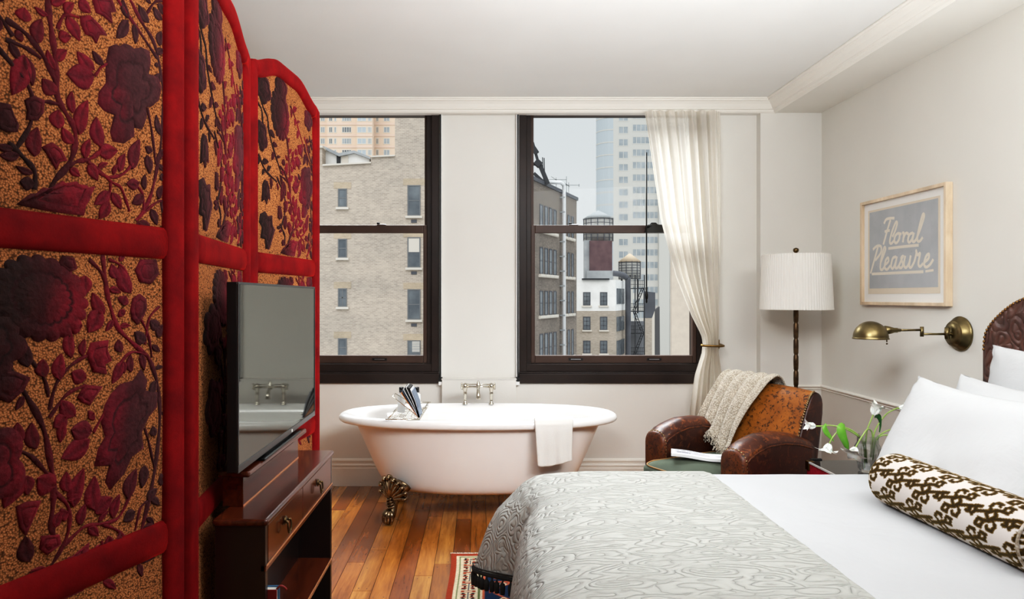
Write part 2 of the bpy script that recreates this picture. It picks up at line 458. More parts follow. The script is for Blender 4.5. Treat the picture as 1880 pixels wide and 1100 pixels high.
# --- tan brick building that fills the first window
YA = 36
A = thing('brick_building', 'big tan brick building with few windows, outside the window by the red screen', 'building', (PX(650, YA), YA, -22))
b = MB()
poly_block(b, [(250, 300), (592, 303), (681, 298), (681, 287), (725, 285), (725, 60), (858, 60), (858, 1500), (250, 1500)], YA, YA + 14)
b.build('wall', M_brA, A)
b = MB(); poly_block(b, [(592, 304.5), (681, 299.5), (681, 297), (592, 301.5)], YA - .12, YA + .4); poly_block(b, [(681, 288.5), (725, 286.5), (725, 284), (681, 286)], YA - .12, YA + .4)
b.build('coping', M_stone, A)
for px0, px1, ys in ((620.5, 637, ((346.5, 380.5), (438.5, 473.5), (529.5, 563.5), (621, 655))), (748, 772, ((340, 396.5), (435.5, 491.5), (531, 587), (625, 676)))):
    for k, (a, c) in enumerate(ys):
        x0, x1, z0, z1 = PX(px0, YA), PX(px1, YA), PZ(c, YA), PZ(a, YA)
        big = px0 > 700
        bwindow(A, x0, x1, z0, z1, YA, 2 if (not big and k == 2) else 1, 2, .06)
        l = MB(); l.box(x0 - .22, x1 + .22, YA - .015, YA + .05, z1, z1 + .34); l.build('lintel', M_lint, A)
        if big and k < 3:
            v = MB(); v.box((x0 + x1) / 2 - .15, (x0 + x1) / 2 + .15, YA - .03, YA + .05, z0 - .36, z0 - .2); v.build('air_vent', M_dgrey, A)
            if k == 1:
                s_ = MB(); s_.box(x0 + .05, x1 - .05, YA - .018, YA, (z0 + z1) / 2, z1 - .05); s_.build('window_blind', M_stone, A)
        if big and k == 3:
            s_ = MB(); s_.box(x0 + .25, x1 - .04, YA - .04, YA, z1 - .62, z1 - .06, 0)
            for q in range(6): s_.box(x0 + .25, x1 - .04, YA - .05, YA - .03, z1 - .60 + q * .09, z1 - .57 + q * .09, 1)
            s_.build('air_conditioner', [M_stone, M_zinc], A)
# rooftop shed and parapet stub
R = thing('rooftop_shed', 'small white and grey shed on the roof of the tan brick building', 'shed', (PX(640, YA), YA + 1.5, PZ(300, YA)))
b = MB(); poly_block(b, [(595, 302), (595, 272), (622, 285), (650, 279), (678, 289), (678, 303)], YA + 1.2, YA + 4, 0)
b.build('wall', M_whitewall, R)
b = MB(); poly_block(b, [(594, 273), (594.5, 268), (622, 281), (650, 276), (680, 288), (680, 292), (650, 281), (622, 287)], YA + 1.0, YA + 4.3); b.build('roof', M_zinc, R)
b = MB(); poly_block(b, [(618, 303), (618, 285), (625, 285), (625, 302)], YA + 1.15, YA + 1.3); b.build('doorway', M_iron, R)
b = MB(); poly_block(b, [(627, 302), (627, 287), (639, 286), (639, 301)], YA + 1.16, YA + 1.3); b.build('door', M_stone, R)
Q = thing('chimney_stack', 'stubby brick chimney with a pale cap behind the red screen edge', 'chimney', (PX(585, YA), YA + .5, PZ(304, YA)))
b = MB(); poly_block(b, [(570, 301.5), (570, 270), (591.5, 270), (591.5, 303)], YA + .3, YA + 1.1); b.build('stack', M_brA, Q)
b = MB(); poly_block(b, [(568, 271), (568, 267), (592.5, 267), (592.5, 271)], YA + .2, YA + 1.2); b.build('cap', M_stone, Q)

# --- pink apartment tower behind it
YT = 95
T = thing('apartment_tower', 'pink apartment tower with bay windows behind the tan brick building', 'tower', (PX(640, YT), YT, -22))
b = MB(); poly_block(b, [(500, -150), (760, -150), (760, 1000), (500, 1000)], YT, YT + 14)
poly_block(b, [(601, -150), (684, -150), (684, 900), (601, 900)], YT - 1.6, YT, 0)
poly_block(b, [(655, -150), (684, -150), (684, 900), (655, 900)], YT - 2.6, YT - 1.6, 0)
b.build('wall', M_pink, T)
for r in range(8):
    y0 = 149 + r * 20.9
    for px0, px1, Y, nx, g in ((588, 597, YT, 2, M_twin), (603.5, 611, YT - 1.6, 2, M_dwin), (613, 618, YT - 1.6, 1, M_twin), (627.5, 645.5, YT - 1.6, 4, M_twin if r % 2 else M_dwin), (655.5, 673, YT - 2.6, 2, M_tglass), (674.5, 683, YT - 2.6, 3, M_twin), (690, 695.5, YT, 2, M_dwin), (704, 716, YT, 2, M_twin)):
        bwindow(T, PX(px0, Y), PX(px1, Y), PZ(y0 + 11.5, Y), PZ(y0, Y), Y, nx, 1, .1, False, g, M_stone)
b = MB()
for r in range(8):
    y0 = 149 + r * 20.9 + 13.5
    for px0, px1, Y in ((601, 655, YT - 1.6), (655, 684, YT - 2.6), (684, 725, YT), (580, 601, YT)): b.box(PX(px0, Y), PX(px1, Y), Y - .06, Y, PZ(y0 + 4.5, Y), PZ(y0, Y))
b.build('brick_bands', M_pink2, T)

# --- brown brick building seen at an angle through the second window
ang = atan2(.913, .408)
EC = Vector((5.70, 40.0, 0)); dC = Vector((.408, .913, 0))
Cb = thing('brick_building', 'brown brick building with narrow windows seen at an angle behind the curtained window', 'building', (EC.x, EC.y, 0), rotz=ang)
def fC(px, py):
    """photograph point on the facade to (s, z); s counts back from the far corner, s<0 is nearer"""
    k = (px - CX) / F; s = (k * EC.y - EC.x) / (dC.x - k * dC.y); Y = EC.y + s * dC.y
    return s, PZ(py, Y)
sL = -10; zt = fC(1057, 367)[1]
b = MB(); b.prism([(sL, -20), (0, -20), (0, zt), (sL, zt)], lambda p: (p[0], 0, p[1]), lambda p: (p[0], 2.4, p[1])); b.build("wall", M_brC, Cb)
b = MB(); b.box(sL, .1, -.08, .3, zt - .02, zt + .16); b.build('coping', M_dgrey, Cb)
ws = []
for a, c in ((990.5, 996.5), (999.5, 1005.5), (1008, 1013.5), (1016, 1021), (1034, 1038.5), (1042, 1046), (1049, 1052.5)):
    ws.append((fC(a, 500)[0], fC(c, 500)[0]))
rows = [(fC(1000, 378)[1], fC(1000, 424)[1]), (fC(1000, 455)[1], fC(1000, 504)[1]), (fC(1000, 534)[1], fC(1000, 579)[1]), (fC(1000, 612)[1], fC(1000, 655)[1] - .3)]
for z1, z0 in rows:
    for s0, s1 in ws: bwindow(Cb, s0, s1, z0, z1, 0, 1, 2, .05, True, M_dwin, M_dgrey, M_stone)
    b = MB(); b.box(ws[0][0] - .15, ws[3][1] + .15, -.09, .0, z0 - .16, z0 - .04); b.box(ws[4][0] - .15, ws[6][1] + .15, -.09, 0, z0 - .16, z0 - .04); b.build('sill_band', M_stone, Cb)
D = thing('drainpipe', 'white pipe climbing the brown brick facade and bending over its roof', 'pipe', (EC.x, EC.y, 0), rotz=ang)
s_ = fC(1029, 500)[0]; zb = fC(1029, 339)[1]
b = MB(); b.tube([(s_ - 1.0, .3, zb), (s_ - .35, -.1, zb + .06), (s_ - .08, -.2, zb - .02), (s_, -.2, zb - .25), (s_, -.2, -9)], .1, 8); b.build('pipe', M_pipe, D)
b = MB()
for z in np.arange(-8.5, zb - .5, .8): b.box(s_ - .13, s_ + .13, -.28, 0, z, z + .06)
b.build('pipe_brackets', M_zinc, D)
G = thing('roof_gantry', 'dark steel struts of a gantry on the brown brick roof', 'gantry', (EC.x, EC.y, 0), rotz=ang)
b = MB(); Y = 34.5
def wC(px, py, Y): return Matrix.Rotation(-ang, 4, 'Z') @ (P(px, py, Y) - Vector((EC.x, EC.y, 0)))
for p, q, r in (((978, 262), (990, 305), .09), ((990, 300), (1006, 338), .14), ((978, 270), (986, 282), .16), ((980, 318), (1004, 340), .1), ((996, 289), (998, 330), .03), ((999, 290), (1000, 328), .03), ((983, 296), (992, 304), .22), ((970, 300), (988, 302), .1)):
    b.bar(wC(*p, Y), wC(*q, Y), r * 1.4)
b.build('strut', M_iron, G)
b = MB(); b.prism([(wC(970, 300, Y).x, wC(970, 300, Y).z), (wC(984, 305, Y).x, wC(984, 305, Y).z), (wC(1004, 340, Y).x, wC(1004, 340, Y).z), (wC(970, 345, Y).x, wC(970, 345, Y).z)], lambda p: (p[0], .6, p[1]), lambda p: (p[0], 1.2, p[1])); b.build('roof_slope', M_zinc, G)
An = thing('roof_antenna', 'thin branching television aerial on the brown brick roof', 'antenna', P(1020, 345, 39) )
b = MB(); Y = 39
for p, q in (((1006, 330), (1040, 330)), ((1040, 324), (1040, 355)), ((1021, 326), (1021, 345)), ((1030, 340), (1064, 340)), ((1044, 335), (1044, 357)), ((1012, 324), (1022, 331)), ((1063, 338), (1063, 343)), ((1036, 336), (1046, 343))):
    b.bar(P(*p, Y), P(*q, Y), .035)
b.build('aerial', M_zinc, An)

# --- white-topped corner building
YD = 55
Dn = thing('corner_building', 'small corner building with a whitewashed top storey and fawn brick below', 'building', (PX(1100, YD), YD, -25))
def side(b, pts0, pts1, mi):            # block with a returning side face
    pass
xr0 = PX(1130, YD); Yr = YD * (1130 - CX) / (1148 - CX) * 1.16; xr1 = PX(1148, Yr)
zt, zw = PZ(514, YD), PZ(571, YD)
def plan(b, z0, z1, mi):
    pl = [(PX(1040, YD), YD), (xr0, YD), (xr1, Yr), (PX(1040, YD), Yr)]
    b.prism(pl, lambda p: (p[0], p[1], z0), lambda p: (p[0], p[1], z1), mi)
b = MB(); plan(b, -25, zw, 0); b.build('brick_wall', M_brD, Dn)
b = MB(); plan(b, zw, zt, 0); b.build('white_wall', M_whitewall, Dn)
b = MB(); b.box(PX(1069, YD), PX(1118, YD), YD - .2, YD + .3, zt, zt + .12); b.build('gutter', M_iron, Dn)
for y0, y1 in ((536.5, 561), (581.5, 606), (625.5, 649)):
    for a, c in ((1070.5, 1084), (1101.5, 1115)): bwindow(Dn, PX(a, YD), PX(c, YD), PZ(y1, YD), PZ(y0, YD), YD, 2, 3, .06, True, M_dwin, M_dgrey)
sd = Vector((xr1 - xr0, Yr - YD)); Ls = sd.length
for y0, y1 in ((530, 558), (581, 607), (624, 652)):
    b = MB(); g = MB(); z0, z1 = PZ(y1, YD + 2), PZ(y0, YD + 2)
    for k in range(4):
        a, c = .1 + k * .2, .24 + k * .2
        pa, pc = Vector((xr0, YD)) + sd * a, Vector((xr0, YD)) + sd * c
        nrm = Vector((sd.y, -sd.x)).normalized() * .06
        g.prism([(pa.x, pa.y), (pc.x, pc.y), (pc.x + nrm.x, pc.y + nrm.y), (pa.x + nrm.x, pa.y + nrm.y)], lambda p: (p[0], p[1], z0), lambda p: (p[0], p[1], z1))
    g.build('side_window', M_dwin, Dn)
# --- water tanks
W1 = thing('water_tower', 'larger rooftop water tower with a cone roof over a rust-red base', 'water tower', (PX(1099, 65), 66.5, PZ(513, 65)), group='rooftop water towers')
Yw = 65; cx_, r_ = PX(1098.5, 66.5), PX(1125, 66.5) - PX(1098.5, 66.5)
b = MB(); b.lathe([(r_, PZ(441, Yw)), (r_, PZ(398, Yw))], (cx_, 66.5, 0), 28); b.build('tank', M_wood, W1)
b = MB()
for py in np.arange(400, 441, 7): b.lathe([(r_ * 1.015, PZ(py, Yw)), (r_ * 1.015, PZ(py + 1, Yw))], (cx_, 66.5, 0), 28)
for k in range(14):
    a = 2 * pi * k / 14; b.bar((cx_ + r_ * 1.02 * cos(a), 66.5 + r_ * 1.02 * sin(a), PZ(441, Yw)), (cx_ + r_ * 1.02 * cos(a), 66.5 + r_ * 1.02 * sin(a), PZ(398, Yw)), .07)
b.build('hoops', M_dgrey, W1)
b = MB(); b.lathe([(r_ * 1.08, PZ(399, Yw)), (r_ * .55, PZ(390, Yw)), (.05, PZ(383, Yw))], (cx_, 66.5, 0), 28); b.build('cone_roof', M_cone, W1)
b = MB(); poly_block(b, [(1073, 513), (1073, 441), (1084, 441), (1084, 513)], 64.6, 65.2); poly_block(b, [(1078, 513), (1078, 497), (1126, 497), (1126, 513)], 64.0, 65.0); b.build('plinth', M_zinc, W1)
b = MB(); poly_block(b, [(1083, 499), (1083, 442), (1124, 442), (1124, 498)], 64.3, 65.2); b.build('red_base', M_maroon, W1)
W2 = thing('water_tower', 'smaller rooftop water tower with a tan cone roof beside the fire escape', 'water tower', (PX(1156, 70), 70, PZ(514, 70)), group='rooftop water towers')
Yw = 70; cx_, r_ = PX(1156, Yw), PX(1175.5, Yw) - PX(1156, Yw)
b = MB(); b.lathe([(r_, PZ(513, Yw)), (r_, PZ(480, Yw))], (cx_, Yw, 0), 24); b.build('tank', M_wood, W2)
b = MB()
for py in np.arange(482, 513, 5): b.lathe([(r_ * 1.02, PZ(py, Yw)), (r_ * 1.02, PZ(py + .8, Yw))], (cx_, Yw, 0), 24)
for k in range(12):
    a = 2 * pi * k / 12; b.bar((cx_ + r_ * 1.02 * cos(a), Yw + r_ * 1.02 * sin(a), PZ(513, Yw)), (cx_ + r_ * 1.02 * cos(a), Yw + r_ * 1.02 * sin(a), PZ(480, Yw)), .06)
b.build('hoops', M_dgrey, W2)
b = MB(); b.lathe([(r_ * 1.08, PZ(481, Yw)), (r_ * .1, PZ(466, Yw)), (.02, PZ(465.5, Yw))], (cx_, Yw, 0), 24); b.build('cone_roof', M_cone2, W2)
b = MB()
for k in range(6):
    a = 2 * pi * k / 6 + .3; b.bar((cx_ + r_ * .85 * cos(a), Yw + r_ * .85 * sin(a), PZ(575, Yw)), (cx_ + r_ * .85 * cos(a), Yw + r_ * .85 * sin(a), PZ(512, Yw)), .14)
b.build('leg', M_iron, W2)
# --- duct and fire escape on the dark wall
Yd = 58
K = thing('vent_duct', 'fat grey duct bending over the white-topped building and down beside it', 'duct', (PX(1150, Yd), Yd, PZ(660, Yd)))
b = MB(); b.tube(spline([P(1126, 502, Yd), P(1140, 504, Yd), P(1151, 511, Yd), P(1153, 530, Yd), P(1153, 720, Yd)], 24), .24, 12); b.build('duct', M_dgrey, K)
Fe = thing('fire_escape', 'black iron fire escape with landings zigzagging down a grey wall', 'fire escape', (PX(1170, 60), 60, PZ(720, 60)))
Yf = 60
b = MB(); poly_block(b, [(1156, 760), (1156, 590), (1184, 590), (1184, 760)], Yf + 1.2, Yf + 1.8); b.build('wall', simple('grey_light_shaft_wall', (136, 138, 142), .9), Fe)
for py in (529, 571, 612, 652, 690):
    b = MB(); b.box(PX(1157, Yf), PX(1183, Yf), Yf, Yf + 1, PZ(py + 1.5, Yf), PZ(py, Yf))
    for k in range(9): b.bar((lerp(PX(1157, Yf), PX(1183, Yf), k / 8), Yf, PZ(py, Yf)), (lerp(PX(1157, Yf), PX(1183, Yf), k / 8), Yf, PZ(py - 14, Yf)), .035)
    for dz in (7, 14): b.box(PX(1157, Yf), PX(1183, Yf), Yf - .02, Yf + .02, PZ(py - dz + .7, Yf), PZ(py - dz, Yf))
    b.build('landing', M_iron, Fe)
b = MB()
for k, py in enumerate((529, 571, 612, 652)):
    xa, xb = (1162, 1178) if k % 2 else (1178, 1162)
    for dx in (0, 4):
        b.bar(P(xa + dx, py, Yf + .4), P(xb + dx, py + 41, Yf + .4), .06)
    for q in range(8): b.bar(P(lerp(xa, xb, q / 8), lerp(py, py + 41, q / 8), Yf + .4), P(lerp(xa, xb, q / 8) + 4, lerp(py, py + 41, q / 8), Yf + .4), .05)
b.build('stair', M_iron, Fe)
b = MB()
for px in (1157, 1166, 1183): b.bar(P(px, 505, Yf), P(px, 760, Yf), .08)
b.build('post', M_iron, Fe)
# --- narrow buildings behind the pull rod
N = thing('narrow_building', 'narrow fawn brick building with a grey top behind the fire escape', 'building', (PX(1195, 66), 66, -25))
b = MB(); poly_block(b, [(1184, 800), (1184, 584), (1197, 584), (1197, 800)], 66, 66.6); b.build('brick_wall', M_brD, N)
b = MB(); poly_block(b, [(1184, 584), (1184, 535), (1203, 537), (1203, 568), (1197, 584)], 66, 66.6); b.build('grey_top', M_dgrey, N)
N2 = thing('narrow_building', 'dark slot-like building with a pale edge beside the cream tower', 'building', (PX(1205, 70), 70, -25))
b = MB(); poly_block(b, [(1202, 820), (1202, 570), (1211, 563), (1213, 820)], 70, 70.5); b.build('wall', simple('dark_grey_wall', (98, 98, 100), .9), N2)  # one even dark grey
b = MB(); poly_block(b, [(1197, 820), (1197, 572), (1202, 570), (1202, 820)], 69.9, 70.4); b.build('pale_edge', M_stone, N2)
# --- cream high-rise
YG = 150
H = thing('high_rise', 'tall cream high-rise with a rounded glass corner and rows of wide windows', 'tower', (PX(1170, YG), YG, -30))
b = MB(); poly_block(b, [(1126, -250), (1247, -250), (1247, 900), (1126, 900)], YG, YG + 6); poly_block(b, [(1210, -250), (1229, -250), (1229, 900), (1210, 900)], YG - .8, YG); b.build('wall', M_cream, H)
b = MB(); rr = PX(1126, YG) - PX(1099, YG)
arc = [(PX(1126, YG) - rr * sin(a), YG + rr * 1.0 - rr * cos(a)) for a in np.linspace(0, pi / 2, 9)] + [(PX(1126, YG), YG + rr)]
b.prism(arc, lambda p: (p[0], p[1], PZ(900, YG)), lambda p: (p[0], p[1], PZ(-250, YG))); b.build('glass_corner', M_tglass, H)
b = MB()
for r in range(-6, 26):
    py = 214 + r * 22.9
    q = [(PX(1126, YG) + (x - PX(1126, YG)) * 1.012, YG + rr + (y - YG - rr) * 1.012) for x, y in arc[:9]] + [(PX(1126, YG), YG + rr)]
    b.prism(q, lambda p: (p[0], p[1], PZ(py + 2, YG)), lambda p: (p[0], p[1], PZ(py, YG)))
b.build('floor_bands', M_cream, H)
for r in range(0, 20):
    py = 208.5 + r * 22.9
    if 655 < py or 411 < py < 427: continue
    if py < 505: bwindow(H, PX(1135, YG), PX(1154, YG), PZ(py + 14.5, YG), PZ(py, YG), YG, 2, 1, .18, False, M_twin, M_cream)
    bwindow(H, PX(1160.5, YG), PX(1209, YG), PZ(py + 10.5, YG), PZ(py - 4, YG), YG, 6, 1, .18, False, M_twin, M_cream)
    if py > 440: bwindow(H, PX(1230, YG), PX(1233.5, YG), PZ(py + 10, YG), PZ(py - 4, YG), YG, 1, 1, .1, False, M_dwin, M_cream)
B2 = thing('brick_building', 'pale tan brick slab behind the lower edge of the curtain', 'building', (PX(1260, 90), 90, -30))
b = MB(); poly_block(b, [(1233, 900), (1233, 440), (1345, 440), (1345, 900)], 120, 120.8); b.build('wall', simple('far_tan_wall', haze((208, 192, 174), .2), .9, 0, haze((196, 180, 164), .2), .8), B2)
# ================================================================== folding screen
def velvet(name, c, edge, tint):
    t = NT(name); v = t.coords()
    n = t.noise(v, 9, 5, .6); n2 = t.noise(v, 220, 2)
    col = t.ramp(n, [(.3, lin(c)), (.72, lin(edge))])
    nr = t.bump(n2, .35, .002)
    return t.end(t.bsdf(col, .8, 0, nr, Sheen_Weight=.4, Sheen_Roughness=.3, Sheen_Tint=lin(tint), Specular_IOR_Level=.15))
M_velvet = velvet('red_velvet', (100, 2, 8), (142, 10, 14), (255, 50, 44))
def ground_mat():
    t = NT('gold_loop_cloth'); v = t.coords()
    d = t.voro(v, 230); big = t.noise(v, 5, 3)
    c1 = t.ramp(d, [(.15, lin((200, 140, 90))), (.52, lin((166, 106, 62))), (.8, lin((92, 54, 30)))])
    col = t.mix(1, c1, t.ramp(big, [(.3, (.85, .83, .8, 1)), (.7, (1.05, 1.05, 1.05, 1))]), 'MULTIPLY')
    return t.end(t.bsdf(col, .85, 0, t.bump(d, .8, .003), Specular_IOR_Level=.15))
M_ground = ground_mat()
def pile_mat():
    t = NT('cut_velvet_flowers'); v = t.coords()
    n = t.noise(v, 60, 4, .7); n2 = t.noise(v, 300, 2)
    col = t.mix(1, t.attr('tone'), t.ramp(n, [(.3, (.6, .6, .6, 1)), (.7, (1.25, 1.25, 1.25, 1))]), 'MULTIPLY')
    w = t.voro(v, 110)
    nr = t.bump(n2, .5, .002, t.bump(w, .5, .003))
    return t.end(t.bsdf(col, .75, 0, nr, Sheen_Weight=.18, Sheen_Roughness=.4, Sheen_Tint=lin((255, 120, 140)), Specular_IOR_Level=.2))
M_pile = pile_mat()

HG = [Vector((-1.0, 1.05)), Vector((-.755, 1.74)), Vector((-.851, 2.48)), Vector((-.763, 3.2))]
PW = [(HG[k + 1] - HG[k]).length - .012 for k in range(3)]
ST = .066                                              # stile width
RAIL = [(.06, .14), (.685, .767), (1.402, 1.482)]      # bottom, lower and middle rail (bottom, top)
def ztop(u):
    """camel-back top of a panel, u from 0 to 1"""
    s = 1 - abs(2 * u - 1)
    k = max(0, min(1, (s - .02) / .72)); k = k * k * (3 - 2 * k)
    return 2.195 + .066 * k
def to_panel(k, px, py):
    A = HG[k]; d = (HG[k + 1] - HG[k]).normalized(); kk = (px - CX) / F
    s = (kk * A.y - A.x) / (d.x - kk * d.y)
    return s, PZ(py, A.y + s * d.y)

# --- the woven design, drawn once in panel coordinates (x along the panel, z up)
def C1(pts): return [to_panel(0, x / 2.291, y / 2.291) for x, y in pts]          # upper cell
def C2(pts): return [to_panel(0, x / 1.668, 440 + y / 1.668) for x, y in pts]    # middle cell
def C3(pts): return [to_panel(2, 330 + x / 2.037, y / 2.037) for x, y in pts]    # left part of the upper cell
def lobes(c, rx, rz, n, amp, rot=0, pw=1.0):
    m = n * 8; out = []
    for i in range(m):
        a = 2 * pi * i / m; q = abs(sin(n * a / 2)) ** pw
        r = 1 - amp + amp * q
        x, z = rx * r * cos(a), rz * r * sin(a)
        out.append((c[0] + x * cos(rot) - z * sin(rot), c[1] + x * sin(rot) + z * cos(rot)))
    return out
def leafp(a, b, w, n=7):
    """pointed leaf from a to b; returns left edge and right edge points"""
    a, b = Vector(a), Vector(b); d = b - a; p = Vector((-d.y, d.x)).normalized()
    L = []; R = []
    for k in range(n + 1):
        t = k / n; h = w / 2 * (sin(pi * t ** .8) ** .85 if 0 < t < 1 else 0)
        q = a + d * t + p * (sin(pi * t) * d.length * .06)
        L.append(q + p * h); R.append(q - p * h)
    return L, R
UP = dict(vines=[
    (C1([(180, 860), (205, 770), (262, 700), (290, 620), (285, 540), (245, 475), (214, 410), (205, 300), (195, 200), (180, 100), (168, 0), (150, -90), (120, -200)]), .0085),
    (C1([(-10, 85), (80, 150), (150, 240), (195, 330), (214, 420)]), .0075),
    (C1([(-10, 170), (80, 208), (140, 250)]), .006),
    (C1([(490, -60), (530, 10), (575, 95), (630, 180), (662, 300), (675, 420), (665, 600), (640, 740), (610, 850), (560, 930)]), .006),
    (C1([(370, 325), (400, 285), (432, 270)]), .004),
    (C1([(262, 705), (300, 682), (350, 672), (395, 640), (400, 600)]), .006),
    (C1([(345, 680), (380, 715), (430, 745), (490, 738), (540, 690)]), .005),
    (C1([(360, 690), (415, 735), (450, 768), (488, 790), (515, 850), (530, 890)]), .0045),
    (C1([(445, 768), (440, 830), (410, 915)]), .004),
    (C1([(600, 455), (622, 560), (640, 690)]), .004),
    (C1([(118, 440), (170, 432), (222, 445)]), .005),
    (C1([(125, 800), (122, 720), (70, 660), (10, 600)]), .007),
    (C1([(210, 130), (240, 70), (300, 78)]), .005),
    (C1([(560, 930), (600, 890), (650, 850), (690, 850)]), .004),
    (C1([(590, 900), (585, 820), (545, 770)]), .004),
    (C1([(600, 60), (640, 10), (690, 10)]), .004),
    (C3([(288, 350), (300, 400), (314, 440), (320, 500), (340, 580), (362, 650)]), .006),
    (C3([(283, 575), (305, 635), (345, 680)]), .006),
    (C3([(283, 385), (296, 420), (300, 520), (312, 545)]), .005),
    (C3([(345, 660), (375, 740), (376, 800), (365, 850)]), .006),
    (C3([(400, 395), (420, 450), (440, 520), (470, 600), (486, 640)]), .005),
], polys=[
    (C1([(430, 200), (460, 188), (480, 196), (500, 184), (525, 192), (540, 207), (575, 200), (610, 215), (615, 260), (605, 312), (650, 325), (668, 370), (655, 425), (620, 452), (592, 455), (597, 500), (578, 548), (545, 542), (535, 500), (540, 580), (500, 608), (450, 600), (437, 560), (455, 488), (410, 470), (382, 440), (387, 390), (418, 352), (415, 300), (420, 250)]), 1),
    (C1([(50, 862), (110, 815), (125, 822), (160, 790), (172, 798), (240, 762), (252, 772), (300, 764), (312, 776), (345, 780), (352, 790), (382, 784), (365, 820), (360, 842), (345, 868), (340, 910), (180, 890)]), 1),
    (C1([(305, 72), (345, 68), (388, 108), (422, 155), (390, 150), (375, 190), (357, 160), (328, 150), (310, 110)]), 1),
    (C1([(352, -20), (440, -10), (462, 55), (437, 58), (445, 105), (402, 70), (375, 60)]), 1),
    (C1([(148, 622), (190, 600), (230, 630), (257, 680), (226, 684), (212, 718), (188, 680), (170, 650)]), 1),
    (C1([(72, 425), (110, 405), (155, 425), (152, 480), (128, 512), (80, 508), (85, 470)]), 1),
    (C1([(-40, 430), (10, 440), (30, 490), (50, 530), (45, 560), (0, 560), (-40, 540)]), 1),
    (lobes(C3([(361, 428)])[0], .088, .108, 17, .1, 0, .7), 1),
    (lobes(C3([(303, 333)])[0], .065, .06, 5, .22, .3), 1),
    (lobes(C3([(368, 332)])[0], .07, .055, 5, .2, .8), 1),
    (lobes(C3([(294, 508)])[0], .045, .062, 5, .25, .2), 1),
    (C3([(290, 800), (305, 790), (315, 810), (330, 805), (332, 840), (342, 860), (334, 895), (325, 935), (312, 930), (308, 895), (292, 890), (296, 850), (286, 830)]), 1),
    (lobes(C3([(472, 450)])[0], .06, .05, 5, .25, .5), 1),
    (C3([(296, 690), (302, 672), (312, 676), (318, 700), (322, 750), (315, 740), (310, 765), (303, 745), (294, 755)]), 1),
], leaves=[(C1(p), w / 1250) for p, w in [
    ([(365, 300), (292, 222)], 46), ([(365, 322), (248, 315)], 70), ([(405, 278), (358, 218)], 26), ([(305, 570), (338, 425)], 46), ([(275, 480), (270, 388)], 28),
    ([(398, 622), (376, 495)], 50), ([(395, 652), (470, 636)], 46), ([(330, 670), (350, 588)], 30), ([(480, 725), (502, 648)], 30), ([(535, 715), (565, 588)], 46),
    ([(345, 695), (388, 762)], 34), ([(268, 712), (312, 745)], 26), ([(437, 805), (378, 862)], 34), ([(450, 812), (492, 882)], 34), ([(440, 850), (402, 922)], 38),
    ([(566, 772), (512, 775)], 36), ([(586, 822), (540, 858)], 34), ([(590, 800), (592, 735)], 22), ([(652, 840), (672, 780)], 26), ([(662, 572), (640, 485)], 28),
    ([(622, 640), (592, 618)], 26), ([(600, 655), (612, 732)], 34), ([(640, 690), (695, 620)], 20), ([(655, 195), (665, 133)], 32), ([(605, 100), (563, 25)], 36),
    ([(668, 88), (628, 32)], 32), ([(515, 82), (490, 0)], 28), ([(540, 105), (546, 188)], 24), ([(512, 88), (462, 166)], 36), ([(118, 662), (128, 538)], 46),
    ([(280, 608), (232, 540)], 36), ([(215, 545), (215, 465)], 46), ([(120, 775), (62, 765)], 36), ([(680, 760), (665, 730)], 30), ([(668, 842), (685, 928)], 26),
    ([(622, 880), (648, 948)], 32), ([(70, 235), (20, 405)], 56), ([(72, 240), (104, 366)], 32), ([(122, 190), (140, 85)], 40), ([(72, 98), (68, 38)], 44),
    ([(248, 75), (302, 178)], 42), ([(215, 165), (266, 160)], 34), ([(205, 260), (248, 215)], 30), ([(198, 300), (165, 215)], 24), ([(205, 400), (145, 335)], 46), ([(300, 10), (350, 60)], 40), ([(240, 60), (278, 18)], 28), ([(645, 285), (640, 265)], 18), ([(60, 150), (30, 160)], 30)]])
